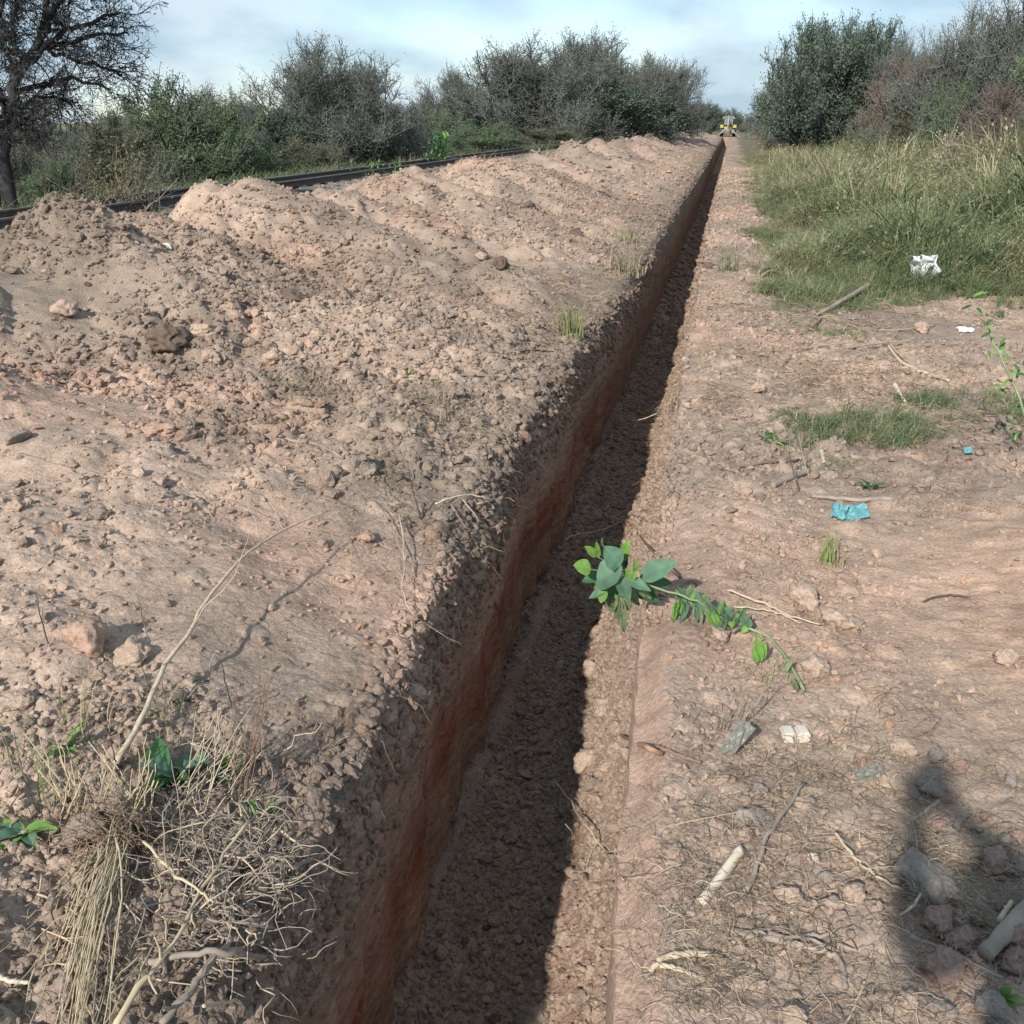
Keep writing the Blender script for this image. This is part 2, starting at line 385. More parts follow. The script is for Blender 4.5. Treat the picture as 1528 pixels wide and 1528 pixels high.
# ------------------------------------------------------------------ ground sheets
def rows(y0, y1, k=1.0):
    ys = [y0]
    while ys[-1] < y1:
        y = ys[-1]; ys.append(y + min(k * (.0036 + y * y / 3000), .0075 * y * k + .01))
    ys[-1] = y1
    return np.array(ys)
def grid(X, Y, Z, C, off):
    r, c = X.shape
    V = np.stack([X, Y, Z], -1).reshape(-1, 3)
    i = np.arange(r * c).reshape(r, c) + off
    F = np.stack([i[:-1, :-1], i[:-1, 1:], i[1:, 1:], i[1:, :-1]], -1).reshape(-1, 4)
    return V, F, C.reshape(-1, 3)
BLOCKS = [(.5, 3.4, 0, .0068), (3.4, 8.0, 0, .0115), (8.0, 20.0, 1, .027), (20.0, YEND, 2, .09)]
def side_sheet(left):
    Vs, Fs, Cs, off = [], [], [], 0
    ext = [3.2, 5.2, 8.5, 13.0] if left else [2.4, 4.5, 10.0, 30.0]
    for (y0, y1, far, du), ex in zip(BLOCKS, ext):
        ys = rows(y0, y1, 1.15 if left else 1.25)
        if y1 < YEND:
            ys = np.append(ys, [y1 + .004])
        n = int(ex / du * .62)
        u = np.linspace(0, 1, n)
        t = ex * (.45 * u + .55 * u ** 2.0)
        T, Y = np.meshgrid(t, ys)
        if left:
            X = lipL(Y) - T
            Zb = zleft(X, Y); m = dens_left(X, Y) * (1 - .9 * sstep(5, 5.5, T))
            m = np.clip(m + .5 * sstep(.25, 0, T), 0, 1) * (1 - .9 * np.exp(-((Y - 2.95 - .35 * T) / .34) ** 2) * sstep(.9, .6, T))
            L = lumps(X, Y, m, far)
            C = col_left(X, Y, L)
        else:
            X = lipR(Y) + T
            Zb = zright(X, Y); m = np.clip(.35 + .8 * fbm(X, Y, .8, 3, 111), .05, .8)
            m = m * (1 - .8 * np.exp(-((X - 1.35) / .62) ** 4 - ((Y - 3.35) / .95) ** 4))
            smooth = sstep(.12, .08, T + .02 * fbm(X, Y, 3, 3, 112)) * sstep(3.3, 3.0, Y)
            L = lumps(X, Y, m, far) * .85 * (1 - smooth)
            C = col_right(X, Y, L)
        Z = Zb + L + .005 * fbm(X, Y, 9, 2, 121)
        Z[:, 0] = Zb[:, 0]
        if y1 < YEND:
            Z[-1] -= .06
        V, F, C = grid(X, Y, Z, C, off)
        if left:
            F = F[:, ::-1]
        Vs.append(V); Fs.append(F); Cs.append(C); off += len(V)
        # skirt of plain land further out
    return np.concatenate(Vs), np.concatenate(Fs), np.concatenate(Cs)
V, F, C = side_sheet(True)
tag(link('spoil_bank', mesh_np('spoil_bank', V, F, C, [SOIL])), kind='structure')
V, F, C = side_sheet(False)
tag(link('ground', mesh_np('ground', V, F, C, [SOIL])), kind='structure')
# outlying land, reaching the horizon, a little below the near sheets, with the trench corridor left open
def outland():
    Vs, Fs, Cs, off = [], [], [], 0
    def sheet(xs, ys, fz):
        nonlocal off
        X, Y = np.meshgrid(np.array(xs, float), np.array(ys, float))
        Z = fz(X, Y) - .05 - .6 * ((X > -13) & (X < 28) & (Y > 1) & (Y < YEND - 1))
        g = np.array([.17, .15, .09]) * (1 + .3 * fbm(X, Y, .15, 4, 140))[..., None]
        V, F, C = grid(X, Y, Z, g, off); Vs.append(V); Fs.append(F); Cs.append(C); off += len(V)
    far = [200, 320, 600, 1200, 3000]
    sheet(sorted([-x for x in far]) + list(np.linspace(-120, -1.3, 90)), [-60, -20, -5] + list(np.linspace(-2, YEND, 130)), lambda X, Y: zleft(X, Y) * (X > -9.9))
    sheet(list(np.linspace(.25, 120, 90)) + far, [-60, -20, -5] + list(np.linspace(-2, YEND, 130)), lambda X, Y: zright(X, Y))
    sheet([-3000, -1200, -500, -200, -60, -20] + list(np.linspace(-12, 12, 40)) + [20, 60, 200, 500, 1200, 3000], [YEND, 129, 132, 140, 160, 200, 320, 600, 1200, 4000], lambda X, Y: 0 * X + .05)
    sheet([-1.35, -.9, -.5, -.1, .3], [-60, -20, -5, -2, .5], lambda X, Y: 0 * X + .02)
    return np.concatenate(Vs), np.concatenate(Fs), np.concatenate(Cs)
V, F, C = outland()
tag(link('field', mesh_np('field', V, F, C, [SOIL])), kind='structure')

# ------------------------------------------------------------------ trench: walls, floor, end
def wall_disp(Y, Z, depth, far=0):
    ragged = sstep(.42, .02, depth + .16 * fbm(Y, Z, 3, 3, 151)) * sstep(0, .02, depth)
    lum = bumps(Y, Z, .085, .55, 153) * .9
    lum = np.maximum(lum, bumps(Y, Z, .04, .6, 154)) if far < 2 else lum
    a1 = math.radians(62); s1 = Y * math.cos(a1) + Z * math.sin(a1); s2 = -Y * math.sin(a1) + Z * math.cos(a1)
    scr = fbm(s1 * .9, s2 * 9, 1.0, 4, 156, .6)
    scr2 = fbm(Y * .7, Z * 16, 1.0, 4, 157, .6)
    tooth = np.abs(((s2 * 5.5 + .5 * fbm(Y, Z, 1.2, 2, 173)) % 1) - .5) * 2          # grooves left by the bucket teeth
    pit = bumps(Y, Z, .13, .35, 174) * .30
    d = ragged * (lum + .02 * fbm(Y, Z, 8, 3, 155)) + (1 - ragged) * (.022 * scr + .014 * scr2 + .020 * tooth * sstep(-.2, .3, fbm(Y, Z, .9, 2, 175)) - pit * (fbm(Y, Z, 1.7, 2, 176) > .05) + .35 * bumps(Y, Z, .03, .3, 177)) * sstep(.02, .12, depth)
    return d + .03 * fbm(Y, Z, 1.4, 3, 158) * sstep(.02, .3, depth), ragged, scr, scr2
def trench():
    Vs, Fs, Cs, Ms, off = [], [], [], [], 0
    for (y0, y1, far, du) in BLOCKS:
        ys = rows(y0, y1, 1.35)
        if y1 < YEND:
            ys = np.append(ys, [y1 + .01])
        nz_ = [190, 140, 60, 24][BLOCKS.index((y0, y1, far, du))]
        # left wall
        vv = np.linspace(0, 1, nz_) ** 1.15
        VV, Y = np.meshgrid(vv, ys)
        xl = lipL(Y); zl = zleft(xl, Y)
        Z = zl + (ZF - .06 - zl) * VV
        depth = zl - Z
        dispx, ragged, scr, scr2 = wall_disp(Y, Z, depth, far)
        X = xl + dispx + .03 * VV * 0
        Zj = Z + ragged * .012 * fbm(Y, Z, 20, 2, 159) * (VV > 0)
        bnd = .60 + .10 * fbm(Y, Z, .6, 3, 161) + .07 * scr
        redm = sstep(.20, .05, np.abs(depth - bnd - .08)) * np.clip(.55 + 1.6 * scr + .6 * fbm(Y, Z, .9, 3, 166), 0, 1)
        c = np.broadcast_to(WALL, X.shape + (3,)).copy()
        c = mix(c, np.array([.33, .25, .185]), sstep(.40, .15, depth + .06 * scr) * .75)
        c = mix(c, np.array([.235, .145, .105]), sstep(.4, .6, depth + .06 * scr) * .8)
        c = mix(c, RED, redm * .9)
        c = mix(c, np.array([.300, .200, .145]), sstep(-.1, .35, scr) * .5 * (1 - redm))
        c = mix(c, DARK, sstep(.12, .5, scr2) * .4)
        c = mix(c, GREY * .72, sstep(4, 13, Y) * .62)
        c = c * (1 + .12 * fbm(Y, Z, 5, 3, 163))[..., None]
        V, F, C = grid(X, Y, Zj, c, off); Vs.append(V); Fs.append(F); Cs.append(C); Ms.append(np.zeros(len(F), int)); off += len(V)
        # right wall
        VV, Y = np.meshgrid(np.linspace(0, 1, max(12, nz_ // 2)) ** 1.2, ys)
        xr = lipR(Y); zr = zright(xr, Y); Z = zr + (ZF - .1 - zr) * VV
        depth = zr - Z
        X = xr - (.008 * fbm(Y, Z, 5, 3, 171) + .02 * fbm(Y, Z, 1.3, 3, 172)) * sstep(0, .08, depth) - .03 * VV
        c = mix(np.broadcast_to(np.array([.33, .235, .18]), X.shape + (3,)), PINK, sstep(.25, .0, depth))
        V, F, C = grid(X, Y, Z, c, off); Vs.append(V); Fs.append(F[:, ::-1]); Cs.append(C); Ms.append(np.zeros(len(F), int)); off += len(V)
        # floor with the talus
        n = int(.86 / max(du * .85, .006)); n = max(n, 24)
        S, Y = np.meshgrid(np.linspace(0, 1, n), ys)
        xl = lipL(Y) - .06; xr = lipR(Y) + .03
        X = xl + (xr - xl) * S
        Zb = zfloor(X, Y)
        mm = np.clip(.55 + .9 * fbm(X, Y, 1.6, 3, 181), 0, 1)
        L = lumps(X, Y, mm, far) * .9
        tal = sstep(.02, .25, Zb - ZF)
        c = np.broadcast_to(np.array([.300, .220, .168]), X.shape + (3,)).copy()  # floor colour raised in place of stronger sky fill
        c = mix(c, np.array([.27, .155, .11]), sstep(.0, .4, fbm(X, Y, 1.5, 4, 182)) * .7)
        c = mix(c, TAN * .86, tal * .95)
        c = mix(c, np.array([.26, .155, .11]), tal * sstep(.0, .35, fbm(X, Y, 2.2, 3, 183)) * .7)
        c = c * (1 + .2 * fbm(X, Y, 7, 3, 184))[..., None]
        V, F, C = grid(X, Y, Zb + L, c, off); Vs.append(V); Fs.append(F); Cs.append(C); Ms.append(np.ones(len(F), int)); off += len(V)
    # end wall
    X, Z = np.meshgrid(np.linspace(-1.0, -.1, 20), np.linspace(.02, ZF - .1, 12)); Y = YEND - .2 + .05 * fbm(X, Z, 4, 2, 191)
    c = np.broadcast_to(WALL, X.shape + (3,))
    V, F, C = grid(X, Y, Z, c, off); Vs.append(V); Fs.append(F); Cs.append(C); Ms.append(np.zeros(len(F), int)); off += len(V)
    return np.concatenate(Vs), np.concatenate(Fs), np.concatenate(Cs), np.concatenate(Ms)
V, F, C, M = trench()
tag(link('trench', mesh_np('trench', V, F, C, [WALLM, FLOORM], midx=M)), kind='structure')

# ------------------------------------------------------------------ scattering of uncountable small stuff
def scatter(name, variants, P, R, S, I, T, label=None, kind='stuff'):
    """one object: points carrying rotation, scale, variant index and tint, each showing one of the variants"""
    vc = bpy.data.collections.new(name + '_kinds')
    for k, me in enumerate(variants):
        o = bpy.data.objects.new('%s_kind_%02d' % (name, k), me); vc.objects.link(o)
    me = bpy.data.meshes.new(name); P = np.ascontiguousarray(P, np.float32)
    me.vertices.add(len(P)); me.vertices.foreach_set('co', P.ravel())
    for an, ty, key, d in (('rot', 'FLOAT_VECTOR', 'vector', R), ('scl', 'FLOAT_VECTOR', 'vector', S), ('idx', 'INT', 'value', I)):
        a = me.attributes.new(an, ty, 'POINT'); a.data.foreach_set(key, np.ascontiguousarray(d, np.int32 if ty == 'INT' else np.float32).ravel())
    a = me.attributes.new('tint', 'FLOAT_COLOR', 'POINT'); a.data.foreach_set('color', np.ascontiguousarray(np.concatenate([T, np.ones((len(T), 1))], 1), np.float32).ravel())
    o = link(name, me)
    g = bpy.data.node_groups.new(name + '_nodes', 'GeometryNodeTree')
    g.interface.new_socket('Geometry', in_out='INPUT', socket_type='NodeSocketGeometry')
    g.interface.new_socket('Geometry', in_out='OUTPUT', socket_type='NodeSocketGeometry')
    gi = g.nodes.new('NodeGroupInput'); go = g.nodes.new('NodeGroupOutput')
    ci = g.nodes.new('GeometryNodeCollectionInfo'); ci.inputs[0].default_value = vc; ci.inputs[1].default_value = True; ci.inputs[2].default_value = True
    ip = g.nodes.new('GeometryNodeInstanceOnPoints')
    def na(n, ty):
        q = g.nodes.new('GeometryNodeInputNamedAttribute'); q.data_type = ty; q.inputs[0].default_value = n; return q
    r = na('rot', 'FLOAT_VECTOR'); s = na('scl', 'FLOAT_VECTOR'); i = na('idx', 'INT')
    e2r = g.nodes.new('FunctionNodeEulerToRotation')
    L = g.links.new
    L(gi.outputs[0], ip.inputs['Points']); L(ci.outputs[0], ip.inputs['Instance']); ip.inputs['Pick Instance'].default_value = True
    L(i.outputs[0], ip.inputs['Instance Index']); L(r.outputs[0], e2r.inputs[0]); L(e2r.outputs[0], ip.inputs['Rotation']); L(s.outputs[0], ip.inputs['Scale'])
    L(ip.outputs[0], go.inputs[0])
    md = o.modifiers.new('scatter', 'NODES'); md.node_group = g
    tag(o, label, None, None, kind)
    return o
def clod_mesh(name, seed, sub=2, mat=None, squash=.72, rough=1.0):
    from mathutils import noise
    bm = bmesh.new(); bmesh.ops.create_icosphere(bm, subdivisions=sub, radius=1.0)
    r = np.random.default_rng(seed); planes = [(Vector(r.normal(size=3)).normalized(), r.uniform(.5, .85)) for _ in range(11)]
    o1, o2 = Vector(r.uniform(-50, 50, 3)), Vector(r.uniform(-50, 50, 3)); st = r.uniform(.72, 1.25, 3)
    for vt in bm.verts:
        p = vt.co.copy(); d = 1.0
        for n, w in planes:
            c = p.normalized().dot(n)
            if c > 1e-3: d = min(d, w / c)
        d += rough * (.20 * noise.noise(p * 1.5 + o1) + .13 * noise.noise(p * 3.7 + o2))
        if sub > 2:
            f1 = noise.voronoi(p * 2.6 + o1)[0]; f2 = noise.voronoi(p * 6.5 + o2)[0]
            d += -.20 * (f1[0] - .35) * rough - .12 * (f2[0] - .3) * rough + .05 * noise.noise(p * 13)
        vt.co = Vector((p.x * st[0] * d, p.y * st[1] * d, p.z * squash * st[2] * d))
    for f in bm.faces: f.smooth = sub > 2
    me = bpy.data.meshes.new(name); bm.to_mesh(me); bm.free()
    if mat: me.materials.append(mat)
    return me
CLODM = tint_mat('clod_soil', bump=.3)
CLODS = [clod_mesh('small_clod_%d' % k, 200 + k, 2, CLODM) for k in range(12)]

def ground_col(x, y):
    ins = (x > lipL(y)) & (x < lipR(y))
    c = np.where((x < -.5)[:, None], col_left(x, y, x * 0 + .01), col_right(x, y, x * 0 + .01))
    t = sstep(.02, .25, zfloor(x, y) - ZF)
    cf = mix(np.broadcast_to(np.array([.300, .220, .168]), x.shape + (3,)), TAN * .86, t)
    return np.where(ins[:, None], cf, c)
def surf_z(x, y, far=1):
    ins = (x > lipL(y)) & (x < lipR(y))
    m = np.where(x < -.5, dens_left(x, y), .4)
    return zsurf(x, y)
def clod_field():
    Ps, Ss = [], []
    def add(n, x0, x1, y0, y1, smin, smax, pw, dens=None, keep=None):
        x = rng.uniform(x0, x1, n); y = y0 + (y1 - y0) * rng.uniform(0, 1, n) ** 1.0
        s = smin + (smax - smin) * rng.uniform(0, 1, n) ** pw
        if dens is not None:
            k = rng.uniform(0, 1, n) < dens(x, y); x, y, s = x[k], y[k], s[k]
        Ps.append(np.stack([x, y], 1)); Ss.append(s)
    dl = lambda x, y: np.clip(.05 + .85 * dens_left(x, y), 0, 1)
    dr = lambda x, y: np.clip(.35 + .9 * fbm(x, y, .8, 3, 111), .06, 1) * (1 - .75 * np.exp(-((x - 1.35) / .62) ** 4 - ((y - 3.35) / .95) ** 4)) * (1 - .9 * grassmask(x, y)) * (1 - .97 * sstep(.12, .08, x - lipR(y)) * sstep(3.3, 3.0, y))
    add(60000, -4.0, -.85, .8, 3.6, .003, .017, 2.6, dl)
    add(1300, -4.0, -.85, .8, 3.6, .012, .030, 2.4, dl)
    add(50000, -5.5, -.92, 3.6, 8.5, .006, .026, 2.6, dl)
    add(1500, -5.5, -.92, 3.6, 8.5, .024, .055, 2.2, dl)
    add(50000, -6.0, -.92, 8.5, 22, .009, .040, 3.2, dl)
    add(16000, -6.2, -.92, 22, 60, .02, .07, 2.4, dl)
    add(80000, -.12, 2.1, 1.0, 4.5, .003, .016, 2.4, dr)
    add(1500, -.08, 2.1, 1.0, 4.5, .012, .03, 2.6, dr)
    add(36000, -.16, 4.2, 4.5, 11, .007, .030, 2.4, dr)
    add(6000, -.18, 1.0, 11, 40, .012, .05, 2.6, None)
    add(22000, -.86, -.12, .9, 5.5, .004, .020, 2.4, None)
    add(450, -.80, -.16, .9, 5.5, .018, .042, 2.0, None)
    add(7000, -.9, -.18, 14, 60, .02, .07, 2.0, None)
    add(10000, -.9, -.18, 5.5, 14, .008, .032, 2.4, None)
    n_ = 5000; y_ = .8 + 9 * rng.uniform(0, 1, n_) ** 1.3; Ps.append(np.stack([lipL(y_) - np.abs(rng.normal(0, .05, n_)) - .002, y_], 1)); Ss.append((.005 + .022 * rng.uniform(0, 1, n_) ** 2.2) * (1 + y_ * .08))
    P = np.concatenate(Ps); s = np.concatenate(Ss)
    x, y = P[:, 0], P[:, 1]
    ins = (x > lipL(y)) & (x < lipR(y))
    z = zsurf(x, y)
    far = np.where(y < 8, 0, 1)
    m = np.where(ins, np.clip(.55 + .9 * fbm(x, y, 1.6, 3, 181), 0, 1), np.where(x < -.5, dens_left(x, y), np.clip(.35 + .8 * fbm(x, y, .8, 3, 111), .05, .8)))
    L = lumps(x, y, m, 1) * np.where(ins, .9, np.where(x < -.5, 1.0, .85))
    z = z + L + s * .18
    n = len(P)
    R = rng.uniform(0, 6.28, (n, 3)); R[:, :2] = rng.normal(0, .5, (n, 2))
    S = s[:, None] * rng.uniform(.75, 1.25, (n, 3))
    keep = ~((x > lipR(y) - .004) & (x < lipR(y) + .09) & (y < 3.1))
    T = ground_col(x, y) * rng.uniform(.74, 1.10, (n, 1))
    T[~keep] *= 0.9; s = np.where(keep, s, .0008)
    S = s[:, None] * rng.uniform(.75, 1.25, (n, 3))
    red = rng.uniform(0, 1, n) < .03
    T[red] = T[red] * np.array([1.02, .88, .8])
    scatter('soil_crumbs', CLODS, np.stack([x, y, z], 1), R, S, rng.integers(0, len(CLODS), n), T, 'loose crumbs and small clods strewn over the dug earth')
clod_field()
def wall_crumbs():
    n = 9000; y = 1.0 + 13 * rng.uniform(0, 1, n) ** 1.6; dep = np.abs(rng.normal(0, .17, n)) + .01; k = dep < .9; y, dep = y[k], dep[k]; n = len(y)
    xl = lipL(y); zl = zleft(xl, y); z = zl - dep; d = wall_disp(y, z, dep)[0]; s = (.003 + .016 * rng.uniform(0, 1, n) ** 2.4) * (1 + y * .06)
    t = mix(np.broadcast_to(np.array([.26, .185, .14]), (n, 3)), DARK * 1.6, rng.uniform(0, .7, n))
    scatter('wall_crumbs', CLODS, np.stack([xl + d + s * .1, y, z], 1), rng.uniform(0, 6.28, (n, 3)), s[:, None] * rng.uniform(.7, 1.25, (n, 3)), rng.integers(0, len(CLODS), n), t, 'crumbs of earth clinging to the cut trench wall')
wall_crumbs()
# ------------------------------------------------------------------ tubes and blades
class Tubes:
    """collects tapered polygonal tubes, built as one mesh"""
    def __init__(s): s.V = []; s.F3 = []; s.n = 0; s.C = []
    def add(s, P, r0, r1=None, sides=5, col=None, closed=True):
        P = np.asarray(P, float); n = len(P); r1 = r0 if r1 is None else r1
        rad = np.interp(np.linspace(0, 1, n), np.linspace(0, 1, len(r0)), r0) if np.ndim(r0) else np.linspace(r0, r1, n)
        T = np.gradient(P, axis=0); T /= np.linalg.norm(T, axis=1)[:, None] + 1e-12
        up = np.array([0, 0, 1.0]) if abs(T[0][2]) < .9 else np.array([1.0, 0, 0])
        A = np.cross(T, up); A /= np.linalg.norm(A, axis=1)[:, None] + 1e-12; B = np.cross(T, A)
        an = np.arange(sides) * 2 * math.pi / sides
        ring = P[:, None] + rad[:, None, None] * (np.cos(an)[None, :, None] * A[:, None] + np.sin(an)[None, :, None] * B[:, None])
        s.V.append(ring.reshape(-1, 3))
        i = np.arange(n * sides).reshape(n, sides) + s.n; j = np.roll(i, -1, 1)
        q = np.stack([i[:-1], j[:-1], j[1:], i[1:]], -1).reshape(-1, 4)
        s.F3.append(q[:, [0, 1, 2]]); s.F3.append(q[:, [0, 2, 3]])
        if closed:
            for e, fl in ((i[0], 1), (i[-1], 0)):
                f = np.array([[e[0], e[k], e[k + 1]] for k in range(1, sides - 1)])
                s.F3.append(f[:, ::-1] if fl else f)
        s.n += n * sides
    def segs(s, P0, P1, r0, r1, sides=3):      # many straight prisms at once
        T = P1 - P0; T = T / (np.linalg.norm(T, axis=1)[:, None] + 1e-9)
        up = np.where(np.abs(T[:, 2:3]) < .9, np.array([[0, 0, 1.0]]), np.array([[1.0, 0, 0]]))
        A = np.cross(T, up); A /= np.linalg.norm(A, axis=1)[:, None] + 1e-9; B = np.cross(T, A)
        an = np.arange(sides) * 2 * math.pi / sides
        o = np.cos(an)[None, :, None] * A[:, None] + np.sin(an)[None, :, None] * B[:, None]
        V = np.concatenate([P0[:, None] + o * r0[:, None, None], P1[:, None] + o * r1[:, None, None]], 1).reshape(-1, 3)
        b = (np.arange(len(P0)) * 2 * sides)[:, None] + s.n
        k = np.arange(sides); kk = (k + 1) % sides
        for f in (np.stack([k, kk, kk + sides], 1), np.stack([k, kk + sides, k + sides], 1)):
            s.F3.append((b[:, :, None] + f[None]).reshape(-1, 3))
        s.V.append(V); s.n += len(V)
    def quads(s, P, A, B):                    # many flat leaves: centre, half-length and half-width vectors (kite outline)
        V = np.stack([P - A, P + B - A * .1, P + A, P - B - A * .1], 1).reshape(-1, 3)
        b = (np.arange(len(P)) * 4)[:, None] + s.n
        s.F3.append(b + np.array([[0, 1, 2]])); s.F3.append(b + np.array([[0, 2, 3]]))
        s.V.append(V); s.n += len(V)
    def mesh(s, name, mat, smooth=True):
        return mesh_np(name, np.concatenate(s.V), np.concatenate(s.F3), None, [mat], smooth)
    def build(s, name, mat, parent=None, origin=None, smooth=True):
        V = np.concatenate(s.V)
        if origin is not None: V = V - np.asarray(origin)[None]
        o = link(name, mesh_np(name, V, np.concatenate(s.F3), None, [mat], smooth), parent)
        if parent is None and origin is not None: o.location = tuple(float(c) for c in origin)
        return o
def unit(a): return a / (np.linalg.norm(a, axis=-1, keepdims=True) + 1e-9)
def wiggle(P, amp, n=14, seed=0):
    """resample a control polyline smoothly and roughen it"""
    P = np.asarray(P, float); r = np.random.default_rng(seed)
    t = np.linspace(0, len(P) - 1, n); i = np.clip(t.astype(int), 0, len(P) - 2); f = (t - i)[:, None]
    a = P[np.maximum(i - 1, 0)]; b = P[i]; c = P[i + 1]; d = P[np.minimum(i + 2, len(P) - 1)]
    Q = .5 * ((2 * b) + (-a + c) * f + (2 * a - 5 * b + 4 * c - d) * f ** 2 + (-a + 3 * b - 3 * c + d) * f ** 3)
    return Q + r.normal(0, amp, Q.shape) * np.sin(np.linspace(0.3, math.pi - .1, n))[:, None]

BARK = flat_mat('dark_bark', (.045, .043, .046), .9, .35, 6, .1, .4)
TWIG = flat_mat('grey_twig', (.130, .134, .124), .9, .35, 3, .1)
TWIGB = flat_mat('brown_twig', (.155, .128, .110), .9, .3, 3, .1)
LEAF_GREY = flat_mat('grey_green_leaf', (.150, .178, .135), .7, .4, 1.2, .2, trans=.3)
LEAF_GREEN = flat_mat('green_leaf', (.130, .190, .090), .6, .45, 1.0, .25, trans=.35)
LEAF_DARK = flat_mat('dark_green_leaf', (.120, .162, .112), .6, .45, 1.0, .25, trans=.3)
LEAF_OLIVE = flat_mat('olive_leaf', (.155, .160, .090), .7, .4, 1.0, .2, trans=.3)
LEAF_BROWN = flat_mat('dry_brown_leaf', (.170, .135, .102), .8, .4, 1.0, .1, trans=.2)

def shrub_geo(seed, stems=16, lean=.75, k1=11, k2=8, k3=4, leafn=0, leafsize=.05, twr=.0066, lobes=6, fill=.25, h_round=1.0):
    """unit shrub: radius about 1, height about 1.  stems > boughs > twigs > leaves, grown level by level"""
    r = np.random.default_rng(seed)
    ph = r.uniform(0, 6.28, lobes); am = r.uniform(.02, .08, lobes); fr = r.integers(2, 6, lobes); tph = r.uniform(0, 6.28, lobes)
    def R(az, el):
        v = 1.0
        for a, b, c, d in zip(ph, am, fr, tph): v = v + b * np.sin(az * c + a) * np.cos(el * 3 + d)
        return v
    T = Tubes()
    P0s, P1s, r0s, r1s = [], [], [], []
    az = r.uniform(0, 6.28, stems); el = np.arcsin(np.clip(r.uniform(.10, 1.0, stems), 0, .99)); el[: stems // 5] = r.uniform(1.0, 1.5, stems // 5)
    base = np.stack([r.normal(0, .10, stems), r.normal(0, .10, stems), np.zeros(stems)], 1)
    rad = R(az, el) * .88
    tip = np.stack([np.cos(az) * np.cos(el) * rad * lean, np.sin(az) * np.cos(el) * rad * lean, np.sin(el) * rad * .98 + .05], 1)
    n = 7; pts = []
    for q in range(n + 1):
        f = q / n
        p = base + (tip - base) * np.array([f ** 1.25, f ** 1.25, f ** .8])[None] + r.normal(0, .011, (stems, 3)) * (f > 0)
        pts.append(p)
    pts = np.stack(pts, 1)
    def chain(pts, ra, rb):
        m = pts.shape[1] - 1
        for q in range(m):
            P0s.append(pts[:, q]); P1s.append(pts[:, q + 1])
            r0s.append(ra + (rb - ra) * q / m); r1s.append(ra + (rb - ra) * (q + 1) / m)
    chain(pts, np.full(stems, .014), np.full(stems, .005))
    def sprout(pts, k, ln, ln_j, ra, rb, nseg, fmin, up=.35, spread=.8):
        m, q = pts.shape[0], pts.shape[1] - 1
        f = r.uniform(fmin, 1, (m, k)) * q; i = np.minimum(f.astype(int), q - 1); g = (f - i)[..., None]
        idx = np.arange(m)[:, None]
        st = pts[idx, i] * (1 - g) + pts[idx, i + 1] * g
        dr = unit(pts[idx, i + 1] - pts[idx, i])
        d = unit(dr * .7 + r.normal(0, spread, st.shape) + np.array([0, 0, up]))
        l = ln * (1 + ln_j * r.uniform(-1, 1, (m, k, 1))) * (1.1 - .45 * f[..., None] / q)
        st = st.reshape(-1, 3); d = d.reshape(-1, 3); l = l.reshape(-1, 1)
        out = [st]
        for s_ in range(nseg):
            d = unit(d + r.normal(0, .13, d.shape) + np.array([0, 0, .08])); out.append(out[-1] + d * l / nseg)
        out = np.stack(out, 1)
        out[..., 2] = np.maximum(out[..., 2], .01)
        chain(out, np.full(len(out), ra), np.full(len(out), rb))
        return out
    b1 = sprout(pts, k1, .36, .5, .0062, .0034, 4, .18, .45, .6)
    b2 = sprout(b1, k2, .17, .5, twr * .75, twr * .4, 3, .15)
    b3 = sprout(b2, k3, .085, .5, twr * .5, twr * .28, 1, .2) if k3 else b2
    T.segs(np.concatenate(P0s), np.concatenate(P1s), np.concatenate(r0s), np.concatenate(r1s))
    Lf = None
    if leafn:
        Lf = Tubes()
        src = np.concatenate([b3[:, -1], b3[:, 0], b2[:, -1]]) if k3 else b2.reshape(-1, 3)
        p = src[r.integers(0, len(src), leafn)] + r.normal(0, .022, (leafn, 3))
        p[:, 2] = np.abs(p[:, 2])
        a = unit(r.normal(0, 1, (leafn, 3)) + np.array([0, 0, .3])) * (leafsize * r.uniform(.5, 1.3, (leafn, 1)))
        b = unit(np.cross(a, r.normal(0, 1, (leafn, 3)))) * np.linalg.norm(a, axis=1)[:, None] * .42
        Lf.quads(p, a, b)
    return T, Lf
SHR = {}
def shrub_kind(key, twmat, lfmat, **kw):
    T, Lf = shrub_geo(**kw)
    V_ = np.concatenate(T.V); hz = np.percentile(V_[:, 2], 99.7); hr = np.percentile(np.hypot(V_[:, 0], V_[:, 1]), 96)
    for q in (T, Lf):
        if q: q.V = [v_ / np.array([hr, hr, hz]) for v_ in q.V]
    SHR[key] = (T.mesh(key + '_branches', twmat), Lf.mesh(key + '_foliage', lfmat, False) if Lf else None)
shrub_kind('bare', TWIG, LEAF_GREY, seed=1, stems=34, lean=1.0, k1=14, k2=9, k3=3, leafn=36000, leafsize=.010, twr=.0046)
shrub_kind('bare_b', TWIG, LEAF_GREY, seed=2, stems=30, k1=14, k2=9, k3=3, leafn=30000, leafsize=.010, twr=.0046, lean=1.0)
shrub_kind('green', TWIG, LEAF_GREEN, seed=3, stems=30, k1=11, k2=7, k3=0, leafn=34000, leafsize=.016, lean=1.0)
shrub_kind('olive', TWIG, LEAF_OLIVE, seed=4, stems=26, k1=10, k2=8, k3=0, leafn=24000, leafsize=.014, lean=1.0)
shrub_kind('dark', BARK, LEAF_DARK, seed=5, stems=30, k1=11, k2=7, k3=0, leafn=40000, leafsize=.016, lean=1.0)
shrub_kind('brown', TWIGB, LEAF_BROWN, seed=6, stems=28, k1=12, k2=8, k3=3, leafn=9000, leafsize=.012, lean=1.0)
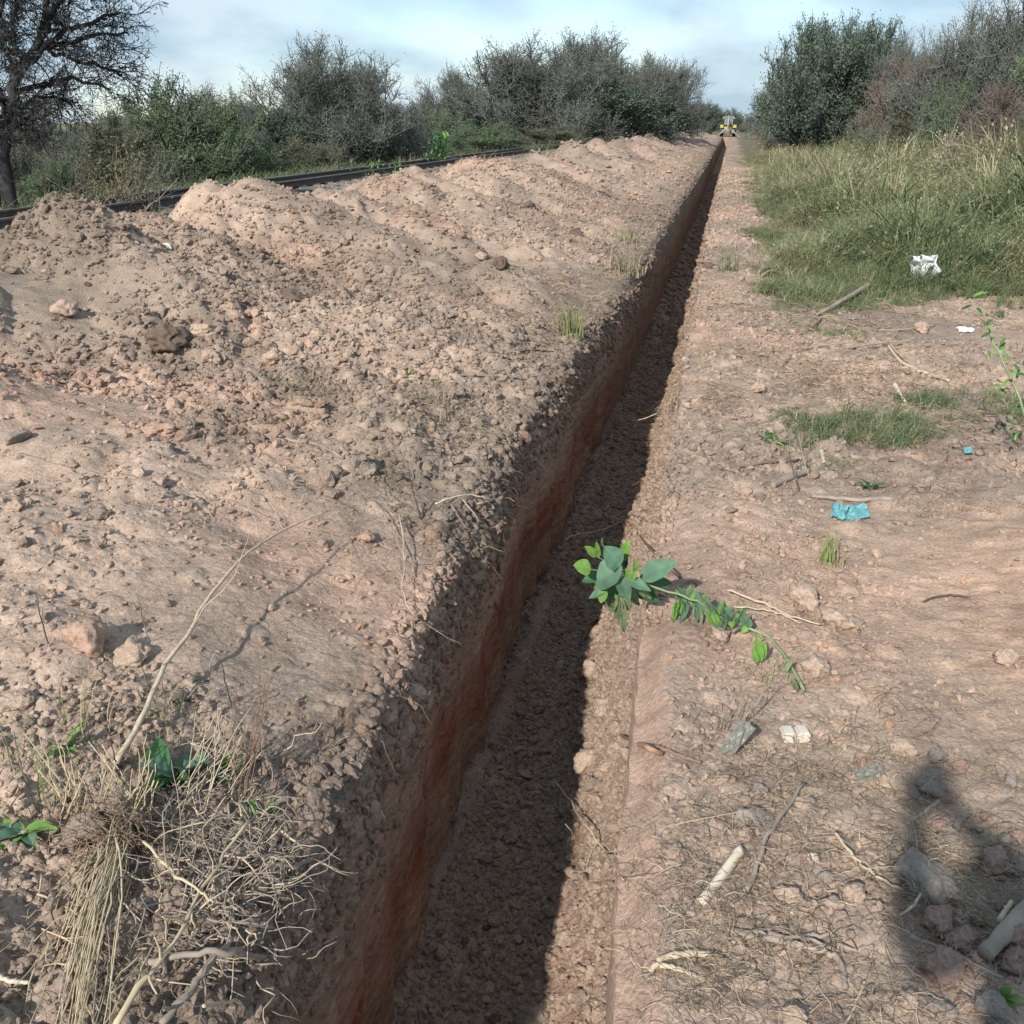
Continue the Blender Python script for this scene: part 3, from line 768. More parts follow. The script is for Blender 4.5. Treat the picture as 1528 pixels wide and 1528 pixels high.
def shrub(name, key, px, dist, toppx, halfw, label, group=None, cat='bush', deep=1.0, low=0.0, rz=None):
    g = at_dist(px, 500, dist); x, y = g[0], g[1]
    z0 = float(zbank(x, y)) - .03 if y < YEND else 0.05
    top = at_dist(px, toppx, dist)[2]
    h = max(top - z0, .4); w = halfw / FPX * dist * 1.08
    bm_, lm_ = SHR[key]
    o = empty(name, (x, y, z0), label, cat, group, rz if rz is not None else (px * 1.7) % 6.28)
    a = link('branches', bm_, o); a.scale = (w, w * deep, h)
    if lm_ is not None:
        b = link('foliage', lm_, o); b.scale = (w, w * deep, h)
    return o

# ---- bushes beyond the railway, from the left
GL = 'bushes beyond the railway line'
shrub('shrub', 'olive', 60, 23, 205, 75, 'low olive shrub behind the trunk of the bare tree', GL)
shrub('shrub', 'bare_b', 115, 27, 178, 70, 'thin twiggy shrub right of the bare tree trunk', GL)
shrub('shrub', 'olive', 195, 25, 165, 80, 'olive brown shrub between the bare tree and the tall green shrub', GL)
shrub('shrub', 'green', 300, 28, 122, 105, 'round bright green shrub above the nearest stretch of rail', GL)
shrub('shrub', 'bare', 372, 31, 138, 80, 'thin twiggy shrub growing into the right side of the bright green shrub', GL)
shrub('shrub', 'dark', 425, 33, 165, 85, 'dark green shrub low under the pale grey leafless bush', GL)
shrub('thorn_bush', 'bare', 520, 35, 73, 122, 'pale grey leafless thorn bush with a domed top, left of centre skyline', GL)
shrub('shrub', 'bare_b', 590, 38, 150, 70, 'grey twiggy shrub at the right foot of the domed leafless bush', GL)
shrub('shrub', 'green', 660, 46, 168, 80, 'green shrub in the dip between the two big leafless bushes', GL)
shrub('thorn_bush', 'bare_b', 690, 60, 106, 62, 'fan shaped leafless bush in the dip of the skyline, farther back', GL)
shrub('thorn_bush', 'bare', 800, 58, 60, 112, 'broad dark leafless bush with the highest top on the left skyline', GL, rz=.4)
shrub('thorn_bush', 'bare_b', 890, 66, 58, 98, 'dark leafless bush in the middle of the big skyline clump', GL)
shrub('thorn_bush', 'bare', 955, 72, 86, 72, 'leafless bush ending the big skyline clump beside the open sky', GL, rz=2.0)
shrub('shrub', 'dark', 850, 60, 120, 120, 'dark evergreen shrub deep inside the big skyline clump', GL)
shrub('shrub', 'dark', 940, 68, 130, 70, 'dark evergreen shrub at the right end inside the big skyline clump', GL)
shrub('shrub', 'green', 730, 44, 186, 70, 'low green shrub below the gap, behind the dry grass by the rail', GL)
shrub('shrub', 'olive', 815, 50, 188, 75, 'low yellowish shrub at the foot of the big skyline clump', GL)
shrub('shrub', 'olive', 905, 60, 184, 50, 'small yellowish shrub just over the crest of the far spoil heaps', GL)
shrub('shrub', 'dark', 250, 32, 178, 90, 'dark green shrub in the shade under the bright green shrub', GL)
shrub('shrub', 'dark', 345, 34, 176, 90, 'dark shrub filling the foot of the hedge above the broken rail line', GL)
shrub('shrub', 'green', 120, 20, 236, 50, 'small bright green shrub just right of the bare trunk', GL)
shrub('shrub', 'olive', 480, 30, 208, 70, 'low tangle of olive shrub below the domed leafless bush', GL)
shrub('shrub', 'olive', 580, 36, 196, 70, 'low olive shrub behind the rail left of the green stalks', GL)
shrub('shrub', 'olive', -20, 22, 215, 70, 'olive shrub at the left edge behind the bare tree', GL)
for k, (px, d, tp, hw) in enumerate([(20, 45, 212, 90), (150, 48, 196, 90), (260, 50, 185, 80), (380, 52, 172, 80), (470, 60, 165, 80), (560, 60, 160, 80), (640, 70, 163, 70), (720, 75, 160, 70), (990, 95, 160, 40)]):
    shrub('shrub', ('olive', 'dark', 'bare')[k % 3], px, d, tp, hw, 'far bush glimpsed through the hedge behind ' + ['the bare tree', 'the olive shrub right of the bare tree', 'the left part of the bright green shrub', 'the right part of the bright green shrub', 'the left flank of the domed leafless bush', 'the right flank of the domed leafless bush', 'the green shrub in the skyline dip', 'the fan shaped bush', 'the end of the skyline clump'][k], 'far bushes behind the hedge')
shrub('shrub', 'bare_b', 1008, 130, 163, 26, 'far bush beside the pale post on the left of the gap', 'far bushes at the end of the trench')
shrub('shrub', 'dark', 1034, 150, 156, 26, 'far dark bush with the highest top, left of the yellow machine', 'far bushes at the end of the trench')
shrub('shrub', 'bare', 1060, 165, 163, 24, 'far pale bush just left of the yellow machine', 'far bushes at the end of the trench')
shrub('shrub', 'olive', 1086, 190, 172, 22, 'farthest bush straight behind the yellow machine', 'far bushes at the end of the trench')
# ---- bushes on the right of the trench
GR = 'bushes along the right side'
shrub('thorn_bush', 'bare', 1122, 112, 128, 28, 'dark far bush immediately right of the yellow machine', GR)
shrub('thorn_bush', 'bare_b', 1140, 84, 118, 34, 'dark twiggy bush between the yellow machine and the round green tree', GR)
shrub('shrub', 'brown', 1150, 60, 186, 40, 'low brown scrub at the left foot of the round green tree', GR)
shrub('green_tree', 'dark', 1180, 55, 34, 62, 'left and taller top of the round dark green tree beside the trench', GR, 'tree')
shrub('green_tree', 'dark', 1238, 52, 36, 64, 'dark green tree with the right hand tuft against the sky', GR, 'tree')
shrub('green_tree', 'dark', 1212, 48, 62, 92, 'broad dark green crown low in front of the two tufted green trees', GR, 'tree', rz=1.1)
shrub('shrub', 'bare', 1290, 47, 66, 50, 'thin twiggy bush between the green trees and the brown shrub', GR)
shrub('shrub', 'brown', 1332, 41, 84, 66, 'reddish brown dry shrub with a rounded top', GR)
shrub('thorn_bush', 'bare', 1405, 36, 20, 88, 'tall grey leafless bush whose left slope meets the reddish shrub', GR)
shrub('thorn_bush', 'bare_b', 1500, 33, -30, 105, 'tallest grey leafless bush, cut by the top of the frame', GR)
shrub('shrub', 'green', 1512, 30, 0, 66, 'light green leafy bush high at the right edge of the picture', GR)
shrub('shrub', 'green', 1395, 34, 104, 52, 'green leafy shrub below the tall grey leafless bush', GR)
shrub('shrub', 'dark', 1470, 31, 95, 90, 'dark green shrub filling the foot of the right hand hedge', GR)
shrub('shrub', 'brown', 1440, 28, 128, 62, 'brown twiggy scrub standing above the tall grass', GR)
shrub('shrub', 'olive', 1528, 27, 120, 60, 'olive shrub at the right edge above the tall grass', GR)
shrub('shrub', 'olive', 1310, 36, 140, 60, 'olive scrub at the foot of the reddish brown shrub', GR)
shrub('shrub', 'bare', 1590, 30, -20, 90, 'grey leafless bush running out of the right edge', GR)
for k, (px, d, tp, hw) in enumerate([(1200, 75, 105, 70), (1300, 70, 92, 70), (1400, 65, 70, 80), (1500, 60, 50, 90), (1600, 55, 40, 90)]):
    shrub('shrub', ('dark', 'bare', 'dark')[k % 3], px, d, tp, hw, 'second row bush behind ' + ['the round dark green trees', 'the reddish brown shrub', 'the left slope of the tall grey bush', 'the tallest grey bush', 'the right edge of the hedge'][k], 'second row of bushes on the right')

# ---- the bare tree at the left edge
def bare_tree():
    r = np.random.default_rng(31); D = 15.0
    def wp(px, py, dd=0): return at_dist(px, py, D + dd)
    b = wp(14, 292); b[2] = float(zbank(b[0], b[1])) - .05
    root = empty('bare_tree', b, 'dark nearly bare tree leaning at the far left edge behind the rail', 'tree')
    tr, cr, lf = Tubes(), Tubes(), Tubes()
    def loc(pts): return np.array([wp(*p) for p in pts]) - b[None]
    limbs = []
    trunk = np.concatenate([[[0, 0, 0]], loc([(5, 240), (8, 200), (16, 150), (30, 105), (55, 70), (66, 30), (70, -40)])])
    tr.add(wiggle(trunk, .02, 26, 1), .10, .03, 9)
    t2 = np.concatenate([[[-.35, .1, 0]], loc([(-14, 240, .2), (-5, 190, .2), (-25, 120, .4), (-40, 60, .5)])])
    tr.add(wiggle(t2, .02, 16, 2), .09, .04, 9)
    for pts, ra in [([(5, 215), (18, 200), (27, 190)], .05), ([(12, 165), (-15, 120), (-30, 60), (-40, 0)], .07),
                    ([(30, 105), (60, 75), (95, 52), (130, 34), (160, 26)], .05), ([(50, 78), (90, 62), (120, 50), (150, 50)], .035),
                    ([(20, 140), (60, 128), (100, 124), (140, 128)], .045), ([(12, 175), (40, 155), (80, 140), (110, 150)], .035),
                    ([(62, 55), (80, 20), (95, -20), (110, -60)], .05), ([(40, 92), (15, 60), (0, 20), (-10, -30)], .05),
                    ([(64, 40), (100, 10), (130, -20), (150, -40)], .04), ([(25, 115), (0, 90), (-30, 60)], .04),
                    ([(10, 190), (30, 178), (55, 168), (70, 180)], .025), ([(60, 70), (105, 90), (130, 98), (150, 110)], .03), ([(70, 0), (40, -30), (20, -70)], .04),
                    ([(16, 150), (-10, 155), (-40, 150)], .05), ([(8, 60), (30, 20), (35, -30)], .04)]:
        q = loc(pts); q = q + np.linspace(0, 1, len(q))[:, None] * r.normal(0, .5, 3)[None] * np.array([.3, 1, .1])
        w = wiggle(q, .035, 14, int(ra * 1000) + len(limbs)); tr.add(w, ra, .014, 6); limbs.append(w)
    limbs.append(wiggle(trunk, .02, 14, 1)[6:]); limbs.append(wiggle(t2, .02, 14, 2)[5:])
    L = [w[np.linspace(0, len(w) - 1, 9).astype(int)] for w in limbs]; pts = np.stack(L)
    P0, P1, R0, R1 = [], [], [], []
    def sprout(pts, k, ln, ra, rb, ns, up, sp):
        m, q = pts.shape[0], pts.shape[1] - 1
        f = r.uniform(.12, 1, (m, k)) * q; i = np.minimum(f.astype(int), q - 1); g = (f - i)[..., None]; ix = np.arange(m)[:, None]
        st = (pts[ix, i] * (1 - g) + pts[ix, i + 1] * g).reshape(-1, 3); dr = unit(pts[ix, i + 1] - pts[ix, i]).reshape(-1, 3)
        d = unit(dr + r.normal(0, sp, st.shape) + np.array([.12, 0, up])); l = ln * r.uniform(.5, 1.4, (len(st), 1)); out = [st]
        for s_ in range(ns):
            d = unit(d + r.normal(0, .25, d.shape) - np.array([0, 0, .05])); out.append(out[-1] + d * l / ns)
            P0.append(out[-2]); P1.append(out[-1]); R0.append(np.full(len(st), ra + (rb - ra) * s_ / ns)); R1.append(np.full(len(st), ra + (rb - ra) * (s_ + 1) / ns))
        return np.stack(out, 1)
    a = sprout(pts, 15, .44, .008, .0045, 5, .15, .6)
    c = sprout(a, 9, .22, .0045, .003, 4, .05, .7)
    e = sprout(c, 3, .14, .003, .002, 2, 0, .8)
    cr.segs(np.concatenate(P0), np.concatenate(P1), np.concatenate(R0), np.concatenate(R1))
    n = 6000; src = e[:, -1]; p = src[r.integers(0, len(src), n)] + r.normal(0, .02, (n, 3))
    A = unit(r.normal(0, 1, (n, 3)) + np.array([.6, 0, -.3])) * r.uniform(.018, .042, (n, 1)); B = unit(np.cross(A, r.normal(0, 1, (n, 3)))) * .008
    lf.quads(p, A, B)
    tr.build('trunk', BARK, root); cr.build('crown', BARK, root)
    f = lf.build('foliage', flat_mat('sparse_dark_leaf', (.055, .060, .045), .7, .3, 3), root, smooth=False)
bare_tree()

# ------------------------------------------------------------------ the railway track
def box(T, c, sx, sy, sz, rz=0, bev=0):
    """a box added to a Tubes collector, with rounded-off edges when bev is given"""
    cx, cy, cz = c; pts = []
    if bev:
        bm = bmesh.new(); bmesh.ops.create_cube(bm, size=1.0)
        for vt in bm.verts: vt.co = Vector((vt.co.x * sx, vt.co.y * sy, vt.co.z * sz))
        bmesh.ops.bevel(bm, geom=bm.edges[:], offset=bev, segments=2, affect='EDGES')
        bmesh.ops.triangulate(bm, faces=bm.faces[:])
        V = np.array([vt.co[:] for vt in bm.verts]); F = np.array([[w.index for w in f.verts] for f in bm.faces]); bm.free()
    else:
        V = np.array([[x, y, z] for x in (-.5, .5) for y in (-.5, .5) for z in (-.5, .5)]) * np.array([sx, sy, sz])
        F = np.array([[0, 1, 3], [0, 3, 2], [4, 6, 7], [4, 7, 5], [0, 4, 5], [0, 5, 1], [2, 3, 7], [2, 7, 6], [0, 2, 6], [0, 6, 4], [1, 5, 7], [1, 7, 3]])
    c_, s_ = math.cos(rz), math.sin(rz)
    V = np.stack([V[:, 0] * c_ - V[:, 1] * s_, V[:, 0] * s_ + V[:, 1] * c_, V[:, 2]], 1) + np.array([cx, cy, cz])
    T.V.append(V); T.F3.append(F + T.n); T.n += len(V)
def prism(T, prof, y0, y1, x0=0, z0=0):
    """extrude an x-z outline along y"""
    prof = np.array(prof, float); n = len(prof)
    V = np.concatenate([np.stack([prof[:, 0] + x0, np.full(n, y), prof[:, 1] + z0], 1) for y in (y0, y1)])
    f = []
    for i in range(n):
        j = (i + 1) % n; f += [[i, j, j + n], [i, j + n, i + n]]
    T.V.append(V); T.F3.append(np.array(f) + T.n)
    for off, fl in ((0, 1), (n, 0)):
        bm = bmesh.new(); vs = [bm.verts.new((p[0], 0, p[1])) for p in prof]; fc = bm.faces.new(vs); bm.verts.index_update()
        r = bmesh.ops.triangulate(bm, faces=[fc])
        ff = np.array([[w.index for w in q.verts] for q in bm.faces]) + off; bm.free()
        T.F3.append((ff[:, ::-1] if fl else ff) + T.n)
    T.n += 2 * n
RUST = flat_mat('rusty_rail', (.085, .068, .062), .75, .35, 9, .3, .3)
RAILTOP = flat_mat('worn_rail_head', (.16, .15, .15), .45, .3, 12, .5, .1)
SLEEP = flat_mat('weathered_sleeper', (.15, .125, .105), .95, .35, 7, .1, .6)
track = empty('railway_track', (-7.6, 0, .50), 'rusty railway track running behind the spoil heaps', 'railway track')
RP = [(-.058, 0), (-.058, .012), (-.012, .028), (-.010, .070), (-.032, .082), (-.034, .104), (-.026, .112), (.026, .112), (.034, .104), (.032, .082), (.010, .070), (.012, .028), (.058, .012), (.058, 0)]
for sx in (0.0, -.75):
    t = Tubes(); prism(t, RP, 2, 170, sx, .03); o = t.build('rail', RUST, track, smooth=False)
    t = Tubes(); box(t, (sx, 86, .030 + .1132), .046, 168, .002); t.build('rail_head', RAILTOP, o, smooth=False)
st_ = Tubes(); box(st_, (-.38, 0, -.045), 1.9, .22, .13, 0, .012); sm_ = st_.mesh('sleeper', SLEEP, False)
for k in range(120):
    s_ = link('sleeper', sm_, track); s_.location = (0, 4 + k * .68, random.uniform(-.01, .008)); s_.rotation_euler = (0, 0, random.uniform(-.02, .02))
# ballast stones
def ballast():
    n = 9000; x = rng.uniform(-9.2, -5.9, n); y = 5 + 50 * rng.uniform(0, 1, n) ** 1.5; s = rng.uniform(.012, .035, n)
    z = zleft(x, y) + s * .3
    R = rng.uniform(0, 6.28, (n, 3)); T = np.array([.24, .225, .20]) * rng.uniform(.7, 1.25, (n, 1))
    scatter('ballast_gravel', CLODS, np.stack([x, y, z], 1), R, s[:, None] * rng.uniform(.7, 1.3, (n, 3)), rng.integers(0, len(CLODS), n), T, 'grey stone ballast under the railway track')
ballast()

# ------------------------------------------------------------------ grass and weeds
GRASSM = tint_mat('grass_blade', .75, .3, spec=.25)
def blade_clump(name, seed, n, h, w, bend, spread, curl=.3, leafy=0, seedhead=0):
    r = np.random.default_rng(seed); V, F, k = [], [], 0
    for i in range(n):
        az = r.uniform(0, 6.28); a0 = r.uniform(0, 6.28); rad = spread * math.sqrt(r.uniform(0, 1)); p = np.array([math.cos(a0) * rad, math.sin(a0) * rad, 0])
        L = h * r.uniform(.45, 1.1); lean = bend * r.uniform(.2, 1.2); d = np.array([math.cos(az), math.sin(az), 0]); s = np.array([-math.sin(az + curl), math.cos(az + curl), 0]) * w * r.uniform(.6, 1.3)
        ns = 4
        for q in range(ns + 1):
            f = q / ns; an = lean * f * 1.3; c = p + d * L * math.sin(an) * f + np.array([0, 0, L * math.cos(an * .9) * f])
            wd = (1 - f) ** .6 * (1 if q else .8)
            if q < ns: V += [c - s * wd, c + s * wd]
            else: V += [c]
        for q in range(ns - 1): F += [[k + 2 * q, k + 2 * q + 1, k + 2 * q + 3], [k + 2 * q, k + 2 * q + 3, k + 2 * q + 2]]
        F += [[k + 2 * ns - 2, k + 2 * ns - 1, k + 2 * ns]]; k += 2 * ns + 1
        if leafy:
            for g in range(leafy):
                f = r.uniform(.15, 1); an = lean * f * 1.3; c = p + d * L * math.sin(an) * f + np.array([0, 0, L * math.cos(an * .9) * f])
                u = unit(r.normal(0, 1, 3) + np.array([0, 0, .25])); ll = h * r.uniform(.03, .065); vv = unit(np.cross(u, r.normal(0, 1, 3))) * ll * .33
                V += [c, c + u * ll * .5 + vv, c + u * ll, c + u * ll * .5 - vv]; F += [[k, k + 1, k + 2], [k, k + 2, k + 3]]; k += 4
    return mesh_np(name, np.array(V), np.array(F), None, [GRASSM], False)
GR_TALL = [blade_clump('tall_grass_%d' % k, 300 + k, 18, 1.0, .012, 1.0, .18, leafy=(0, 0, 2, 0, 3)[k]) for k in range(5)]
GR_LOW = [blade_clump('low_weed_%d' % k, 320 + k, 12, 1.0, .022, 1.3, .35, leafy=(4, 9, 0)[k]) for k in range(3)]
def tints(n, cols, w, var=.25):
    cols = np.array(cols); i = rng.choice(len(cols), n, p=np.array(w) / sum(w))
    return cols[i] * rng.uniform(1 - var, 1 + var, (n, 1)) * rng.uniform(.93, 1.07, (n, 3))
GC = [(.185, .220, .105), (.240, .250, .130), (.345, .310, .190), (.43, .37, .25), (.125, .175, .090)]
def grass_field():
    n = 30000
    y = 9.3 + 42 * rng.uniform(0, 1, n) ** 1.9; x = .3 + rng.uniform(0, 1, n) * (1.6 + .38 * y)
    k = rng.uniform(0, 1, n) < grassmask(x, y); x, y = x[k], y[k]; n = len(x)
    hh = (1 + .8 * fbm(x, y, 1.3, 4, 204)) * (.16 + .50 * sstep(.6, 2.2, x + .6 * fbm(x, y, .7, 3, 201)) * sstep(10.2, 13, y) + .50 * sstep(2.5, 7, x)) * rng.uniform(.6, 1.35, n) * (1 + .35 * fbm(x, y, .5, 3, 202))
    dry = sstep(-.25, .3, fbm(x, y, .45, 4, 203) + .25 * sstep(12, 16, y) - .1)
    T = tints(n, GC, (4, 4, 1, .4, 4)); T2 = tints(n, GC, (1, 3, 5, 3, .6)); T = np.where((rng.uniform(0, 1, n) < dry)[:, None], T2, T)
    R = np.zeros((n, 3)); R[:, 2] = rng.uniform(0, 6.28, n); R[:, :2] = rng.normal(0, .16, (n, 2))
    S = np.stack([hh * 1.05, hh * 1.05, hh], 1) * 1.0
    S[:, :2] = np.maximum(S[:, :2], .28)
    scatter('grass', GR_TALL, np.stack([x, y, zright(x, y) - .01], 1), R, S, rng.integers(0, 5, n), T, 'tall rough grass and weeds right of the trench')
grass_field()
def low_weeds():
    Xs, Ys, Hs = [], [], []
    def add(x, y, h): Xs.append(x); Ys.append(y); Hs.append(h)
    n = 9000; x = rng.uniform(.1, 3.0, n); y = rng.uniform(4.7, 6.9, n); k = rng.uniform(0, 1, n) < patchmask(x, y); add(x[k], y[k], rng.uniform(.02, 1, k.sum()) ** 1.6 * .17)
    n = 900; x = rng.uniform(.5, 4, n); y = rng.uniform(9.3, 10.6, n); k = fbm(x, y, 1.4, 3, 205) > .0; add(x[k], y[k], rng.uniform(.05, .18, k.sum()))
    n = 500; x = rng.normal(.9, .25, n); y = rng.normal(8.3, .3, n); add(x[:160], y[:160], rng.uniform(.03, .09, 160))
    x = rng.normal(.62, .1, 90); y = rng.normal(4.9, .12, 90); add(x, y, rng.uniform(.02, .05, 90))
    x = np.concatenate(Xs); y = np.concatenate(Ys); h = np.concatenate(Hs); n = len(x)
    R = np.zeros((n, 3)); R[:, 2] = rng.uniform(0, 6.28, n); R[:, :2] = rng.normal(0, .2, (n, 2))
    scatter('ground_weeds', GR_LOW, np.stack([x, y, zright(x, y) + .004], 1), R, np.stack([h * .8, h * .8, h], 1), rng.integers(0, 3, n), tints(n, GC, (4, 3, 1.2, .6, 6)), 'patches of low green weeds between the sticks on the right')
low_weeds()
def track_weeds():
    n = 9000; y = 4.5 + 60 * rng.uniform(0, 1, n) ** 1.5; x = -8.9 - rng.uniform(0, 1, n) ** 1.3 * 8
    h = rng.uniform(.15, .6, n) * (1 + .5 * fbm(x, y, .4, 3, 211))
    m = 1600; y2 = rng.uniform(5, 60, m); x2 = rng.normal(-6.35, .28, m); k = fbm(x2, y2, .5, 3, 212) > .12; h2 = rng.uniform(.06, .28, m)
    x = np.concatenate([x, x2[k]]); y = np.concatenate([y, y2[k]]); h = np.concatenate([h, h2[k]]); n = len(x)
    R = np.zeros((n, 3)); R[:, 2] = rng.uniform(0, 6.28, n); R[:, :2] = rng.normal(0, .15, (n, 2))
    scatter('undergrowth', GR_TALL, np.stack([x, y, zleft(x, y) - .01], 1), R, np.stack([h * 1.3, h * 1.3, h], 1), rng.integers(0, 5, n), tints(n, GC, (3, 3, 2, 1, 4)) * .85, 'weeds and undergrowth beside and beyond the railway track')
    # dry straw coloured tuft standing by the rail
    n = 170; c = at_dist(765, 240, 27); x = rng.normal(c[0], .55, n); y = rng.normal(c[1], .8, n); h = rng.uniform(.25, .6, n)
    o = scatter('dry_grass', GR_TALL, np.stack([x, y, zleft(x, y)], 1), np.stack([rng.normal(0, .1, n), rng.normal(0, .1, n), rng.uniform(0, 6.28, n)], 1), np.stack([h, h, h], 1), rng.integers(0, 2, n), tints(n, [(.42, .36, .23), (.3, .27, .14)], (3, 1)), 'pale dry grass standing beside the rail where the heaps hide it')
track_weeds()

# ------------------------------------------------------------------ straw and root litter lying on the soil
def straw_mesh(name, seed, n):
    r = np.random.default_rng(seed); t = Tubes()
    for i in range(n):
        L = r.uniform(.5, 1); a = r.uniform(0, 6.28); p = r.normal(0, .25, 3) * np.array([1, 1, .1]); d = np.array([math.cos(a), math.sin(a), r.normal(0, .12)])
        P = [p + d * L * f + np.array([0, 0, .10 * math.sin(f * 3.1)]) + r.normal(0, .03, 3) * np.array([1, 1, .5]) for f in np.linspace(0, 1, 5)]
        t.add(wiggle(P, .0, 7, i), .011, .006, 3, closed=False)
    return t.mesh(name, STRAWM)
STRAWM = tint_mat('straw', .9, .0)
STR = [straw_mesh('straw_kind_%d' % k, 400 + k, (1, 1, 2, 3)[k]) for k in range(4)]
def litter():
    Ps = []
    def add(n, cx, cy, sx, sy, s0, s1): Ps.append(np.stack([rng.normal(cx, sx, n), rng.normal(cy, sy, n), rng.uniform(s0, s1, n)], 1))
    add(1700, .35, 1.75, .30, .35, .025, .11); add(900, .42, 2.3, .22, .25, .025, .09); add(300, .62, 1.9, .1, .1, .03, .10); add(300, .05, 1.6, .10, .3, .03, .1)
    add(900, .85, 6.8, .5, .6, .05, .22); add(700, 1.2, 5.8, .7, .4, .04, .18); add(500, 1.5, 9.4, 1.2, .5, .06, .3); add(260, .2, 4.0, .2, .6, .03, .12)
    add(200, .05, 5.9, .07, .2, .05, .16); add(420, .4, 3.0, .4, .35, .02, .07)
    add(420, -1.25, 3.6, .35, .5, .03, .13); add(500, -1.35, 4.7, .35, .35, .04, .16); add(350, -1.3, 7.6, .3, .6, .05, .2); add(400, -1.2, 9.3, .25, 1.3, .06, .22); add(300, -1.15, 13, .2, 2.5, .08, .28)
    add(500, -1.15, 1.55, .2, .3, .02, .09); add(350, -2.0, 3.4, .8, .8, .02, .08); add(200, -.5, 3.5, .15, 1.5, .02, .08)
    P = np.concatenate(Ps); x, y, s = P.T
    k = (y > .8); x, y, s = x[k], y[k], s[k]; n = len(x)
    z = zsurf(x, y) + .012 + rng.uniform(0, .012, n)
    R = np.stack([rng.normal(0, .18, n), rng.normal(0, .18, n), rng.uniform(0, 6.28, n)], 1)
    scatter('straw_litter', STR, np.stack([x, y, z], 1), R, s[:, None] * np.ones((1, 3)), rng.integers(0, 4, n), tints(n, [(.34, .27, .19), (.22, .16, .115), (.46, .38, .27), (.13, .095, .075)], (4, 3, 1.5, 2)), 'bits of straw, root and twig strewn over the soil')
litter()
#@@PART3
# ------------------------------------------------------------------ full surface, lumps included, for laying things down
def zfull(x, y):
    x = np.atleast_1d(np.asarray(x, float)); y = np.atleast_1d(np.asarray(y, float))
    ins = (x > lipL(y)) & (x < lipR(y)) & (y < YEND)
    tl = lipL(y) - x
    ml = np.clip(dens_left(x, y) + .5 * sstep(.25, 0, tl), 0, 1)
    mr = np.clip(.35 + .8 * fbm(x, y, .8, 3, 111), .05, .8)
    mf = np.clip(.55 + .9 * fbm(x, y, 1.6, 3, 181), 0, 1)
    m = np.where(ins, mf, np.where(x < -.5, ml, mr))
    L = lumps(x, y, m, 0) * np.where(ins, .9, np.where(x < -.5, 1.0, .85))
    return np.where(ins, zfloor(x, y), zbank(x, y)) + L
def px_dist(p): return float(np.linalg.norm(np.asarray(p) - C0))

# ------------------------------------------------------------------ single clods and stones
def rock_mat(name, c, bump=.6):
    return flat_mat(name, c, 1.0, .28, 7, .05, bump)
ROCK = {'tan': rock_mat('tan_clod', TAN * .98), 'pink': rock_mat('pink_clod', PINK * .92), 'grey': rock_mat('grey_brown_clod', GREY * .95),
        'dark': rock_mat('dark_clod', DARK * 1.2), 'stone': rock_mat('grey_stone', (.245, .205, .175)), 'white': rock_mat('chalky_white_stone', (.55, .50, .42)),
        'red': rock_mat('reddish_clod', (.27, .185, .150))}
ROCKMESH = {}
def rock_mesh(k, mat):
    key = (k, mat)
    if key not in ROCKMESH: ROCKMESH[key] = clod_mesh('%s_%d' % (ROCK[mat].name, k), 500 + k * 7, 4, ROCK[mat], .72, .6 if mat in ('stone', 'white') else 1.0)
    return ROCKMESH[key]
def clod(px, py, dpx, mat, label, name='soil_clod', group=None, cat='clod', k=None, asp=(1, 1, 1), sink=.35):
    p = hit(px, py + dpx * .3); s = dpx / 2 / FPX * px_dist(p) * 1.12
    k = random.randrange(8) if k is None else k
    o = link(name, rock_mesh(k, mat))
    z = float(zfull(p[0], p[1])[0])
    z = .5 * z + .5 * p[2]
    o.location = (p[0], p[1], z + s * (.60 * asp[2] - sink)); o.scale = (s * asp[0], s * asp[1], s * asp[2])
    o.rotation_euler = (random.uniform(-.3, .3), random.uniform(-.3, .3), random.uniform(0, 6.28))
    return tag(o, label, cat, group)
GC1 = 'larger clods and stones picked out on the soil'
